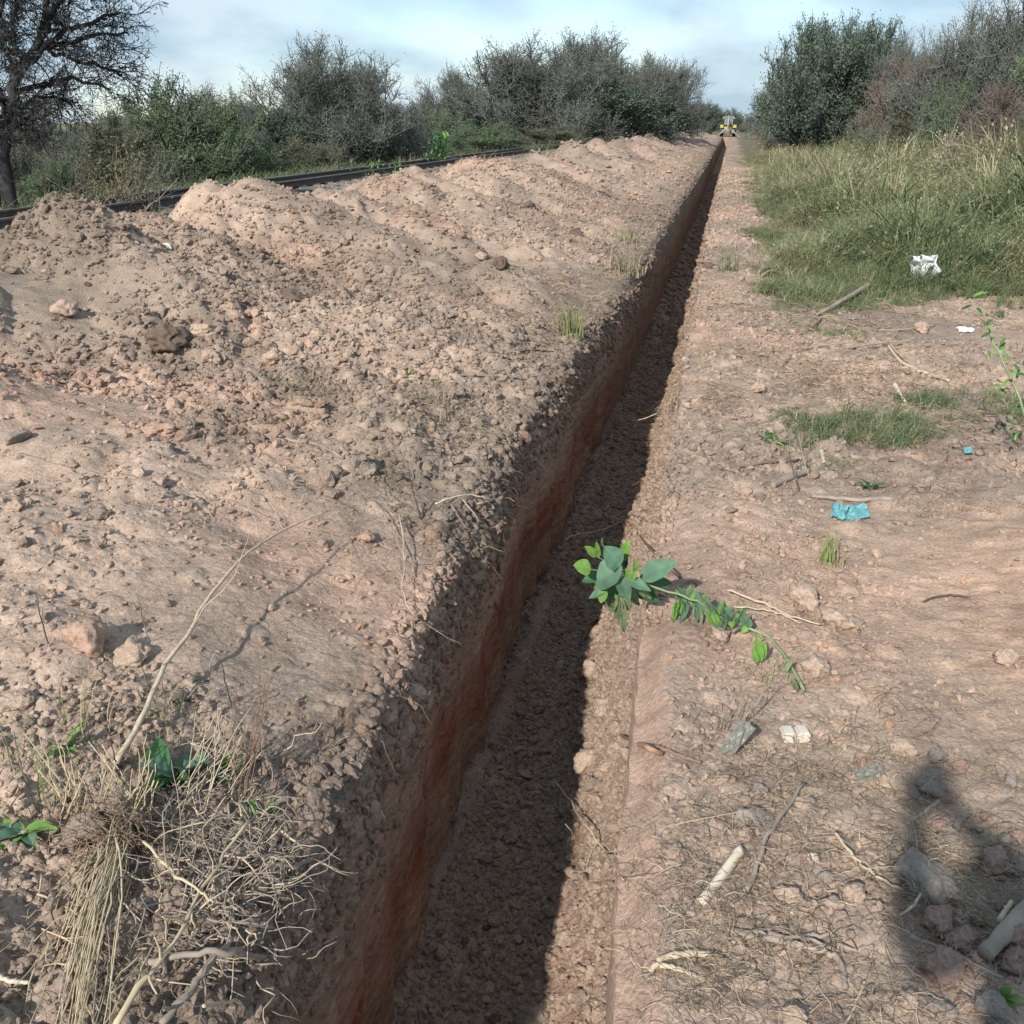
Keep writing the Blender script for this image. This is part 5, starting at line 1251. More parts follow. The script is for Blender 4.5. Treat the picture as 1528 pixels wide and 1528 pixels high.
def big_plant():
    g = hit(1110, 938, .01); o3 = g.copy()
    root = empty('uprooted_plant', g, 'uprooted leafy plant whose big bluish green leaves hang over the trench', 'plant')
    e0 = hit(1046, 905, .05); D0 = math.hypot(*e0[:2])
    stem = [hit(1200, 1030, .02), hit(1175, 985, .02), hit(1150, 952, .02), hit(1112, 934, .03), hit(1070, 912, .04)] + [at_dist(1040, 897, D0 - .02), at_dist(1005, 886, D0 - .02), at_dist(965, 872, D0 - .03), at_dist(935, 856, D0 - .03), at_dist(918, 846, D0 - .03)]
    t = Tubes(); t.add(wiggle(stem, .003, 30, 5) - o3, .0052, .0035, 7); t.build('stem', STK['green'], root)
    D = D0 - .03; sc = D * 1.1 / FPX
    for i, (bx, by, tx, ty, wd, mt, dz, nx, bd) in enumerate([
        (955, 862, 1010, 838, 34, LB, -.03, .3, .05), (926, 838, 890, 878, 44, LB, -.06, -.4, .12), (924, 846, 903, 816, 34, LB, -.08, .1, .1), (882, 850, 856, 843, 26, LG, -.01, -.2, .05),
        (890, 830, 872, 815, 14, LG, .02, .1, .0), (893, 832, 890, 808, 9, LG, .03, .0, 0), (926, 838, 938, 806, 17, LG, .03, .2, .0), (930, 862, 972, 880, 18, LB, -.07, .3, .1), (922, 862, 941, 896, 22, LB, -.08, .2, .1),
        (908, 876, 878, 892, 14, LB, -.04, -.3, .1), (902, 878, 896, 900, 16, LG, -.05, -.1, .1), (922, 866, 905, 896, 36, LD, .03, 0, .1), (935, 872, 938, 905, 30, LD, .04, .2, .1), (948, 856, 947, 832, 9, LG, -.02, .2, 0),  # LD paints the shaded leaves behind in a darker green
        (938, 866, 936, 846, 10, LG, -.06, .1, 0), (942, 866, 950, 850, 9, LG, -.07, .3, 0), (952, 872, 1002, 868, 28, LD, .05, .3, .1), (930, 850, 935, 822, 12, LD, .04, 0, 0), (915, 852, 925, 830, 14, LD, .05, 0, 0), (944, 878, 985, 895, 24, LD, .06, .2, .2),
        (905, 858, 868, 866, 22, LD, .06, -.3, .1), (898, 812, 899, 802, 4, LB, .03, 0, 0)]):
        q0 = at_dist(935, 858, D); q1 = at_dist(bx, by, D + dz); t = Tubes(); t.add(wiggle([q0, (q0 + q1) / 2 + np.array([0, 0, .004]), q1], .001, 6, i) - o3, .0016, .0012, 4); t.build('leaf_stalk', STK['green'], root)
        put_leaf(root, o3, at_dist(bx, by, D + dz), at_dist(tx, ty, D + dz - .02), wd * sc, TOC + np.array([nx, 0, .1 + .3 * random.random()]), mt, bend=bd, seed=i)
    for i, (bx, by, tx, ty, wd) in enumerate([(930, 872, 955, 905, 16), (940, 870, 975, 895, 14), (905, 868, 885, 880, 13), (922, 888, 908, 915, 16), (926, 888, 932, 948, 14), (918, 885, 922, 930, 12), (928, 892, 940, 912, 16), (915, 890, 905, 905, 14)]):
        put_leaf(root, o3, at_dist(bx, by, D), at_dist(tx, ty, D + .02), wd * sc, TOC, LW, cup=.8, bend=.1, wob=.02, seed=40 + i)
    for i in range(64):
        f = random.random(); bx = 1010 + 110 * f; by = 895 + 42 * f; h = random.uniform(10, 34) * (1 - .4 * f); up = random.random() < .6
        b = hit(bx, by, .035); d = math.hypot(*b[:2])
        tp = at_dist(bx + random.uniform(-14, 14), by - h if up else by + h * .6, d - .01)
        if not up: tp = hit(bx + random.uniform(-16, 16), by + h, .02)
        put_leaf(root, o3, b, tp, random.uniform(6, 14) * sc, TOC + np.array(np.random.default_rng(i).normal(0, .4, 3)), (LG, LB, LW, LB)[i % 4], cup=.5, bend=.1, wob=.008, seed=60 + i)
    for i, (bx, by, tx, ty, wd) in enumerate([(1134, 988, 1130, 950, 13), (1136, 985, 1142, 960, 10), (1130, 990, 1124, 968, 9), (1170, 1002, 1182, 985, 7), (1190, 1030, 1180, 1010, 7), (1112, 900, 1122, 925, 12), (1100, 905, 1112, 915, 10)]):
        b = hit(bx, by, .02); d = math.hypot(*b[:2])
        put_leaf(root, o3, b, at_dist(tx, ty, d - .02), wd * sc, TOC, LG if i < 3 else LW, cup=.5, seed=90 + i)
big_plant()
def rosette(px, py, size, n, mats, label, name='leafy_weed', cat='weed', up=.5, wd=.28, group=None, rad=0.0, lf=1.0):
    g = hit(px, py); s = size / FPX * px_dist(g); z = float(zfull(g[0], g[1])[0]); g[2] = .5 * (g[2] + z)
    root = empty(name, g, label, cat, group); rg = np.random.default_rng(int(px * 7 + py))
    for i in range(n):
        az = rg.uniform(0, 6.28); u = rg.uniform(.2, 1) * up; b = np.array([rg.normal(0, rad), rg.normal(0, rad), rg.uniform(0, .9 if lf < 1 else .3) * s * (rad > 0)])
        d = unit(np.array([math.cos(az) * (1 - u), math.sin(az) * (1 - u), u])); L = s * rg.uniform(.45, .8) * lf
        V, F = leaf_geo(b, b + d * L, L * wd * rg.uniform(.8, 1.2), np.array([0, 0, 1.0]) + d * -.3, cup=.4, bend=.25, seed=i)
        link('leaf', mesh_np('leaf', V, F, None, [mats[i % len(mats)]]), root)
    return root
rosette(608, 566, 30, 11, [LG], 'small bright green seedling near the left trench edge', up=.7, wd=.2)
rosette(640, 570, 26, 9, [LG, LD], 'slightly duller seedling right beside the bright green one', up=.5, wd=.2)
rosette(36, 1245, 62, 9, [LG, LB], 'broad leafed green weed at the left edge beside the straw clump', wd=.5, up=.4)
rosette(100, 1120, 50, 9, [LG, LD], 'upright green weed behind the straw clump at the left', wd=.3, up=.9)
rosette(262, 1170, 70, 12, [LD, LB], 'dark round leafed weed in the shade of the root tangle', wd=.7, up=.6, rad=.02)
rosette(330, 1165, 50, 10, [LD, LG], 'green weed at the right side of the root tangle', wd=.5, up=.8, rad=.02)
rosette(385, 1225, 40, 12, [LG, LW], 'pale green sprig sitting on top of the root tangle', wd=.25, up=.7, rad=.015)
rosette(1498, 1490, 36, 3, [LG], 'single bright green leaf at the bottom right corner', wd=.45, up=1)
rosette(655, 246, 40, 130, [LG, LD, LB], 'bright green leafy stalks standing beside the rail', up=.7, wd=.28, rad=.17, lf=.42)
rosette(568, 266, 24, 80, [LD, LG], 'low green weed in front of the rail between the heaps', up=.7, wd=.25, rad=.2, lf=.45)
rosette(1150, 100 + 560, 26, 12, [LG, LD], 'small green weed at the left end of the weed patch', up=.6, wd=.25, rad=.03)
rosette(1450, 408, 40, 14, [LG], 'bright green leafy weed right of the white bag', up=.8, wd=.25, rad=.05)
rosette(1300, 732, 26, 12, [LD], 'small dark weed above the turquoise plastic', up=.5, wd=.3, rad=.02)
def tuft(px, py, size, n, tints_, label, name='grass_tuft', lean=.6, w=.02, rad=.03):
    g = hit(px, py); s = size / FPX * px_dist(g); rg = np.random.default_rng(int(px * 3 + py)); mats = [flat_mat('tuft_blade', c, .7, .25, 9, .2, trans=.25) for c in tints_]
    root = empty(name, g, label, 'grass tuft')
    for mi, mt in enumerate(mats):
        V, F, k = [], [], 0
        for i in range(n):
            az = rg.uniform(0, 6.28); L = s * rg.uniform(.5, 1.15); p = np.array([rg.normal(0, rad), rg.normal(0, rad), -.01]); d = np.array([math.cos(az), math.sin(az), 0]); sd = np.array([-d[1], d[0], 0]) * w * s; le = lean * rg.uniform(.3, 1.4)
            for q in range(6):
                f = q / 5; c = p + d * L * math.sin(le * f) * f + np.array([0, 0, L * math.cos(le * f) * f]); V += [c - sd * (1 - f), c + sd * (1 - f) + np.array([0, 0, 1e-5])]
            F += [[k + 2 * q, k + 2 * q + 1, k + 2 * q + 3, k + 2 * q + 2] for q in range(5)]; k += 12
        link('blades', mesh_np('blades', np.array(V), np.array(F), None, [mt], False), root)
tuft(850, 500, 60, 34, [(.15, .20, .07), (.30, .27, .15)], 'green grass tuft on the left trench edge, mid distance', rad=.05)
tuft(938, 362, 34, 26, [(.17, .21, .08), (.33, .29, .18)], 'small pale green tuft on the left trench edge, farther along', rad=.08)
tuft(930, 410, 60, 26, [(.26, .22, .14), (.34, .29, .19)], 'dry tuft hanging at the left trench edge beyond the green one', rad=.12, lean=1.1)
tuft(1236, 842, 62, 16, [(.33, .34, .15), (.24, .30, .10)], 'yellow green upright tuft below the turquoise plastic', rad=.02, lean=.35)
tuft(1275, 1010 + 30, 24, 8, [(.16, .30, .06)], 'tiny green grass shoot below the rounded tan clod', rad=.01)
tuft(1085, 405, 40, 16, [(.12, .17, .07), (.22, .2, .11)], 'thin green tuft on the bare strip, far right of the trench', rad=.06)
tuft(1010, 610, 40, 24, [(.42, .34, .22), (.3, .24, .16)], 'nest of pale dry straw on the right trench lip', rad=.05, lean=1.6)
tuft(1305, 450, 40, 20, [(.11, .17, .06), (.2, .21, .1)], 'green tuft just below the edge of the tall grass', rad=.1)
tuft(1150, 1010, 44, 18, [(.17, .24, .09), (.30, .25, .17)], 'grassy weed under the end of the uprooted plant stem', rad=.05, lean=.9)
tuft(1080, 1080, 60, 20, [(.30, .25, .18), (.22, .17, .12)], 'dry grass clump between the trench edge and the white block', rad=.05, lean=1.2)
tuft(1360, 1290, 60, 30, [(.42, .34, .22), (.27, .21, .14)], 'nest of dry straw leaning on the dark grey block', rad=.04, lean=1.5)
tuft(1120, 1395, 50, 24, [(.45, .38, .25), (.3, .24, .16)], 'pale fibrous tuft at the left end of the bottom roots', rad=.03, lean=1.7)
tuft(470, 575, 50, 30, [(.30, .25, .17), (.22, .18, .12)], 'flattened dry grass on the mid left bank', rad=.12, lean=1.7)
tuft(420, 635, 36, 20, [(.14, .19, .07), (.27, .22, .15)], 'sparse green grass above the half buried root', rad=.07, lean=1.2)
tuft(640, 610, 60, 30, [(.32, .26, .18), (.24, .18, .13)], 'dry tangle of stalks near the left edge below the seedlings', rad=.12, lean=1.4)
for a_ in [(62, 1190, 120, 14, 'thin green and dry blades standing left of the straw clump'), (120, 1090, 110, 12, 'tall thin grass blades above the left green weeds'), (255, 1070, 90, 12, 'thin grass standing beside the middle of the long pale stick'),
           (330, 1130, 80, 12, 'green grass blades above the root tangle'), (20, 1150, 100, 10, 'grass blades at the very left edge above the broad leafed weed'), (215, 1140, 90, 14, 'green blades rising just behind the root ball')]:
    tuft(a_[0], a_[1], a_[2], a_[3], [(.18, .22, .10), (.36, .31, .20)], a_[4], w=.010, rad=.035, lean=.75)
# the leaning sapling at the right edge
def sapling():
    g = hit(1545, 700); o3 = g; root = empty('sapling', g, 'leaning thin sapling with leaf tufts at the right edge', 'sapling'); D = math.hypot(*g[:2])
    stem = [g, at_dist(1530, 620, D), at_dist(1505, 560, D + .05), at_dist(1480, 500, D + .1), at_dist(1462, 455, D + .15)]
    t = Tubes(); t.add(wiggle(stem, .004, 18, 3) - o3, .008, .003, 6); t.build('stem', STK['green'], root)
    for i in range(44):
        c = random.choice([(1505, 575), (1520, 600), (1490, 520), (1478, 498), (1528, 560), (1462, 458), (1512, 640)]); b = at_dist(c[0], c[1], D + .08) + np.random.default_rng(i).normal(0, .03, 3)
        d = unit(np.random.default_rng(i + 99).normal(0, 1, 3) + np.array([0, 0, .5])); V, F = leaf_geo(b - o3, b - o3 + d * .055, .016, TOC, seed=i)
        link('leaf', mesh_np('leaf', V, F, None, [(LG, LD)[i % 2]]), root)
sapling()

# ------------------------------------------------------------------ straw clump, root tangle and brush pile
def straw_clump():
    rb = hit(160, 1245, .05); D = math.hypot(*rb[:2]); o3 = hit(160, 1300)
    root = empty('straw_clump', o3, 'uprooted clump of dead grass with yellow straw hanging from its earthy root ball', 'dead grass clump')
    for i, (px, py, s) in enumerate([(135, 1235, .050), (165, 1205, .044), (110, 1255, .034), (185, 1240, .046), (150, 1270, .042), (205, 1225, .034), (125, 1300, .034)]):
        p = at_dist(px, py, D + random.uniform(-.02, .04)); b = link('root_ball' if i == 0 else 'earth_lump', rock_mesh(i, 'grey'), root); b.location = tuple(p - o3); b.scale = (s, s, s * .85); b.rotation_euler = (i, i * 2, i * 3)
    rg = np.random.default_rng(77)
    for i in range(88):
        b = at_dist(186 + rg.normal(0, 11), 1262 + rg.normal(0, 18), D - .02); sh = rg.uniform(0, 1) ** 3
        e = hit(112 + 16 * rg.normal() + 50 * sh * rg.normal(), 1530 + rg.uniform(-230, 60) + 20 * rg.normal(), .02 + .05 * rg.uniform()); m = (b + e) / 2 + np.array([rg.normal(0, .014), rg.normal(0, .014), .025 + rg.normal(0, .016)])
        t = Tubes(); t.add(wiggle([b, m, e], .0035, 9, i) - o3, rg.uniform(.0013, .0028), .0010, 4); t.build('straw', STK[('straw', 'pale', 'straw')[i % 3]], root)
    t = Tubes()
    for i in range(150):
        b = at_dist(160 + rg.normal(0, 38), 1240 + rg.normal(0, 28), D - .05 + rg.normal(0, .02)); d = rg.normal(0, 1, 3) * np.array([1, .6, .5]) + np.array([.2, -.2, -.5]); L = rg.uniform(.03, .10)
        t.add(wiggle([b, b + unit(d) * L * .5, b + unit(d + rg.normal(0, .7, 3)) * L], .003, 7, i) - o3, .0013, .0007, 3)
    tag(t.build('fine_roots', flat_mat('rusty_fine_root', (.25, .175, .12), .85, .3, 9), root), kind='stuff')
    t = Tubes()
    for i in range(40):     # loose broken straws lying about the bundle
        b = hit(rg.normal(140, 60), rg.normal(1390, 80), .02 + .03 * rg.uniform()); a = rg.normal(-1.1, .8); L = rg.uniform(.04, .16); m_ = b + np.array([math.cos(a), math.sin(a), rg.normal(0, .15)]) * L * .5; e = m_ + np.array([math.cos(a + rg.normal(0, .6)), math.sin(a), rg.normal(0, .2)]) * L * .5
        t.add(wiggle([b, m_, e], .0015, 7, i) - o3, rg.uniform(.0012, .0032), .0010, 4)
    t.build('loose_straw', STK['straw'], root); root.children[-1]['kind'] = 'stuff'
    t = Tubes()
    for i in range(46):     # standing stubble above the ball
        b = at_dist(rg.uniform(90, 230), 1215 + rg.normal(0, 12), D + .03); a = rg.uniform(-.9, .6); L = rg.uniform(.06, .17)
        e = b + np.array([a * L, .15 * L, L]); t.add(wiggle([b, (b + e) / 2, e], .003, 6, i) - o3, .0022, .0012, 4)
    tag(t.build('stubble', STK['straw'], root), kind='stuff')
straw_clump()
def tangle():
    o3 = hit(330, 1300); D = math.hypot(*o3[:2]); rg = np.random.default_rng(91)
    root = empty('root_tangle', o3, 'grey tangle of dead twigs and roots spilling over the left trench edge', 'root tangle')
    t = Tubes(); t2 = Tubes()
    for i in range(330):
        px, py = rg.normal(335, 62), rg.normal(1285, 85)
        px = min(px, 455 - (py - 1200) * .12)
        b = hit(px, py, rg.uniform(.01, .10)); L = rg.uniform(.05, .22); d = unit(rg.normal(0, 1, 3) * np.array([1, .8, .5]) + np.array([.15, 0, .1])); P = [b]
        for q in range(5):
            d = unit(d + rg.normal(0, .42, 3)); P.append(P[-1] + d * L / 5)
        (t if i % 4 else t2).add(wiggle(P, .001, 11, i) - o3, rg.uniform(.0012, .0028), .0008, 4)
    tag(t.build('grey_twigs', STK['grey'], root), kind='stuff'); tag(t2.build('pale_twigs', STK['pale'], root), kind='stuff')
    t = Tubes()
    for i in range(16):
        b = hit(352 + rg.normal(0, 9), 1178 + rg.normal(0, 10), .04); e = at_dist(388 + rg.normal(0, 20), 1015 + rg.normal(0, 25), math.hypot(*b[:2]) + .10); t.add(wiggle([b, b * .5 + e * .5 + rg.normal(0, .008, 3), e], .003, 10, i) - o3, .0015, .0008, 4)
    tag(t.build('reddish_stalks', STK['brown'], root), kind='stuff')
    t = Tubes()
    for i in range(26):
        b = hit(rg.uniform(250, 330), rg.uniform(1150, 1230), .04); e = at_dist(b[0] * 0 + rg.uniform(290, 390), rg.uniform(1040, 1150), math.hypot(*b[:2]) + .06); t.add(wiggle([b, (b + e) / 2 + rg.normal(0, .01, 3), e], .002, 8, i) - o3, .0018, .0009, 4)
    tag(t.build('stalks', STK['pale'], root), kind='stuff')
tangle()
def wild_stalks(px, py, wpx, hpx, n, dist_off, mats, label, name, cat, seed, green=0, r0=.006):
    o3 = hit(px, py); D = math.hypot(*o3[:2]) + dist_off; rg = np.random.default_rng(seed); sc = D / FPX
    o3 = at_dist(px, py, D); o3[2] = float(zbank(o3[0], o3[1])); root = empty(name, o3, label, cat); ts = [Tubes() for _ in mats]
    for i in range(n):
        b = np.array([rg.normal(0, wpx * .28 * sc), rg.normal(0, .15), 0]); d = unit(np.array([rg.normal(0, .55), rg.normal(0, .4), 1.0])); L = hpx * sc * rg.uniform(.45, 1.15); P = [b]
        for q in range(5):
            d = unit(d + rg.normal(0, .22, 3)); P.append(P[-1] + d * L / 5)
        T_ = ts[i % len(mats)]; W_ = wiggle(P, .004, 10, i); T_.add(W_, r0 * rg.uniform(.4, 1), r0 * .25, 4)
        for k in range(6):
            j = rg.integers(2, 10); e = W_[j] + unit(rg.normal(0, 1, 3) + np.array([0, 0, .3])) * L * rg.uniform(.08, .28); T_.add(wiggle([W_[j], (W_[j] + e) / 2 + rg.normal(0, .01, 3), e], .002, 5, k), r0 * .3, r0 * .15, 3)
    for q, (T_, m_) in enumerate(zip(ts, mats)): T_.build(('branches', 'dry_branches', 'pale_branches')[q], m_, root)
    if green:
        T_ = Tubes(); p = rg.normal(0, 1, (green, 3)) * np.array([wpx * .25 * sc, .2, hpx * .22 * sc]) + np.array([0, 0, hpx * .4 * sc]); p[:, 2] = abs(p[:, 2]); a = unit(rg.normal(0, 1, (green, 3))) * .03; T_.quads(p, a, unit(np.cross(a, rg.normal(0, 1, (green, 3)))) * .012); T_.build('foliage', LEAF_OLIVE, root, smooth=False)
wild_stalks(178, 318, 110, 95, 60, .3, [STK['brown'], STK['grey'], TWIG], 'pile of cut brush lying behind the first spoil heap', 'brush_pile', 'brush pile', 11, 900, .010)
wild_stalks(408, 262, 34, 52, 12, 1.6, [STK['pale'], STK['grey']], 'dead broken stalks standing by the rail behind the second heap', 'dead_stalk', 'dead stalks', 12, 0, .012)
wild_stalks(262, 262, 60, 60, 16, 4.0, [STK['pale'], STK['grey']], 'pale dead stalks in front of the green shrub', 'dead_stalk', 'dead stalks', 13, 0, .010)
wild_stalks(110, 300, 90, 60, 22, 3.0, [STK['brown'], TWIG], 'dry scrub by the rail below the bare tree', 'dry_scrub', 'scrub', 14, 500, .010)
wild_stalks(1358, 235, 80, 90, 20, 2.0, [STK['pale'], TWIG], 'leaning bare saplings rising from the tall grass on the right', 'dead_sapling', 'sapling', 15, 0, .022)
# pale post far off beside the hedge
t = Tubes(); p = at_dist(1013, 190, 118); t.add(np.array([[0, 0, 0], [0, 0, 1.3], [0, 0, 2.45]]), .13, .11, 8)
o = t.build('post', flat_mat('pale_post', (.5, .47, .42), .8, .2, 2), None, np.array([0, 0, 0])); o.location = (p[0], p[1], .1); tag(o, 'pale post standing far off by the left hedge', 'post')

# ------------------------------------------------------------------ litter
def sheet(name, px, py, wpx, hpx, mat, label, cat, seed, up=.5, crump=.3, lift=.02, rz=0, group=None, yaw=True):
    g = hit(px, py + hpx * .3, 0); g[2] = max(g[2], float(zfull(g[0], g[1])[0])) + lift; s = px_dist(g) / FPX; n = 22
    U, V_ = np.meshgrid(np.linspace(-.5, .5, n), np.linspace(-.5, .5, n)); r_ = 1 - .25 * np.abs(fbm(U + seed, V_, 1.6, 2, seed)) 
    X = U * wpx * s * r_; Hh = V_ * hpx * s * 1.15 * r_
    cr_ = (np.abs(fbm(U + seed, V_, 2.6, 3, seed + 1, .5)) - .25) * crump * hpx * s * 1.6
    A = np.array([CR[0], CR[1], 0]); Bv = unit(np.array([-CR[1] * (1 - up), CR[0] * (1 - up), up])); Nn = np.cross(A, Bv)
    A2 = A * math.cos(rz) + Bv * math.sin(rz); B2 = -A * math.sin(rz) + Bv * math.cos(rz)
    P = X[..., None] * A2 + Hh[..., None] * B2 + cr_[..., None] * Nn
    P = P.reshape(-1, 3); P[:, 2] -= P[:, 2].min()
    i = np.arange(n * n).reshape(n, n); F = np.stack([i[:-1, :-1], i[:-1, 1:], i[1:, 1:], i[1:, :-1]], -1).reshape(-1, 4)
    o = link(name, mesh_np(name, P, F, None, [mat])); o.location = tuple(g)
    return tag(o, label, cat, group)
PW = flat_mat('white_plastic', (.78, .80, .82), .4, .06, 5, .5, trans=.25); PT = flat_mat('turquoise_plastic', (.13, .34, .37), .5, .15, 12, .4, trans=.2); PC = flat_mat('dusty_clear_plastic', (.24, .235, .20), .35, .2, 20, .5, trans=.3)
sheet('plastic_bag', 1374, 424, 38, 38, PW, 'crumpled white plastic bag in the grass on the right', 'bag', 3, .95, .6, .05)
sheet('plastic_scrap', 1275, 768, 44, 22, PT, 'folded turquoise plastic scrap on the bare soil', 'plastic scrap', 5, .35, .25, .01, .28)
sheet('plastic_scrap', 1250, 770, 24, 24, PT, 'duller turquoise flap at the left end of the plastic scrap', 'plastic scrap', 6, .4, .4, .01, -.3)
sheet('plastic_scrap', 1443, 680, 12, 8, PT, 'tiny turquoise scrap at the lower edge of the green weeds', 'plastic scrap', 7, .5, .3, .02)
sheet('plastic_wrapper', 1098, 1122, 58, 20, PC, 'dusty clear wrapper caught in the dry grass left of the white block', 'wrapper', 8, .5, .5, .01, .85)
sheet('plastic_wrapper', 1294, 1166, 44, 15, PC, 'twisted clear plastic strip lying alone at right', 'wrapper', 9, .4, .6, .01, .35)
sheet('paper_scrap', 1440, 494, 22, 10, PW, 'small white scrap on the soil below the grass at right', 'paper scrap', 10, .3, .3, .01)
sheet('paper_scrap', 1460, 203, 10, 8, PW, 'white scrap glinting above the far tall grass', 'paper scrap', 11, .7, .3, .5)

# ------------------------------------------------------------------ the backhoe at the end of the trench
def backhoe():
    Y = flat_mat('yellow_paint', (.42, .32, .07), .45, .15, 3, .5); Wh = flat_mat('cream_paint', (.32, .31, .27), .5, .1, 3, .4); K = flat_mat('black_rubber', (.02, .02, .022), .85, .3, 5); G = flat_mat('grey_steel', (.14, .14, .145), .5, .3, 5, .5)
    GL_ = flat_mat('dark_cab_glass', (.16, .19, .21), .15, .1, 2, .8)
    root = empty('backhoe', (-.38, 131.2, .02), 'yellow backhoe seen from behind, digging at the far end of the trench', 'backhoe')
    def B(name, mat, boxes, parent=root, bev=.03):
        t = Tubes()
        for c, s in boxes: box(t, c, *s, 0, bev)
        return t.build(name, mat, parent, smooth=False)
    body = B('body', Y, [((0, 1.3, 1.15), (1.15, 3.4, .55)), ((0, 2.6, 1.6), (.95, 1.5, .6))])
    B('chassis', G, [((0, 1.0, .78), (.9, 4.2, .25)), ((0, -.75, .75), (1.9, .35, .55))])
    for s in (-1, 1):
        B('fender', Y, [((s * .95, .35, 1.62), (.5, 1.4, .12)), ((s * .95, -.42, 1.42), (.5, .1, .38))])
        t = Tubes(); t.add(np.array([[s * .68, .35, .80], [s * 1.14, .35, .80]]), .78, .78, 20); wh = t.build('rear_wheel', K, root, smooth=False)
        t = Tubes(); t.add(np.array([[s * .66, .35, .80], [s * 1.17, .35, .80]]), .38, .38, 14); t.build('rim', Wh, wh, smooth=False)
        t = Tubes(); t.add(np.array([[s * .7, 3.3, .5], [s * 1.05, 3.3, .5]]), .5, .5, 16); t.build('front_wheel', K, root, smooth=False)
        t = Tubes(); t.add(np.array([[s * .55, -.95, .9], [s * 1.0, -1.05, .55], [s * 1.55, -1.1, .14]]), .09, .08, 6); st = t.build('stabiliser_leg', Wh, root)
        t = Tubes(); box(t, (s * 1.62, -1.1, .07), .48, .4, .08, 0, .015); t.build('stabiliser_foot', Wh, st, smooth=False)
        t = Tubes(); t.add(np.array([[s * .78, -.5, 2.62], [s * .78, -.58, 2.62]]), .09, .09, 10); t.build('work_light', flat_mat('lamp_glass', (.6, .6, .55), .2, .05), root)
    cab = B('cab', K, [((s * .70, q, 2.15), (.09, .09, 1.15)) for s in (-1, 1) for q in (-.35, 1.05)] + [((0, .35, 1.6), (1.35, 1.5, .12))])
    B('cab_window', GL_, [((s * .35, -.37, 2.15), (.60, .03, 1.0)) for s in (-1, 1)] + [((s * .71, .35, 2.15), (.03, 1.3, 1.0)) for s in (-1, 1)], cab, .005)
    B('roof', Wh, [((0, .35, 2.78), (1.5, 1.75, .13))], bev=.05)
    t = Tubes(); t.add(np.array([[0, -.95, 1.0], [-.05, -1.35, 1.9], [-.05, -1.5, 2.5], [0, -1.7, 2.95]]), [.11, .10, .09, .08], None, 6); t.build('boom', Wh, root)
    t = Tubes(); t.add(np.array([[0, -1.7, 2.95], [-.03, -2.4, 2.1], [-.08, -2.75, 1.0]]), [.09, .08, .07], None, 6); t.build('dipper_arm', Wh, root)
    t = Tubes(); t.add(np.array([[.1, -1.35, 1.9], [.1, -2.2, 2.6]]), .05, .05, 6); t.build('hydraulic_ram', G, root)
    t = Tubes(); prism(t, [(0, 0), (.32, -.05), (.42, -.35), (.25, -.62), (-.05, -.66), (-.12, -.2)], -.3, .3); bk = t.build('bucket', G, root, smooth=False); bk.rotation_euler = (0, 0, math.radians(90)); bk.location = (-.08, -2.85, 1.05)
    B('swing_post', G, [((0, -.98, .85), (.35, .3, .8))])
backhoe(); bpy.data.objects['backhoe'].scale = (.80, .80, .80)

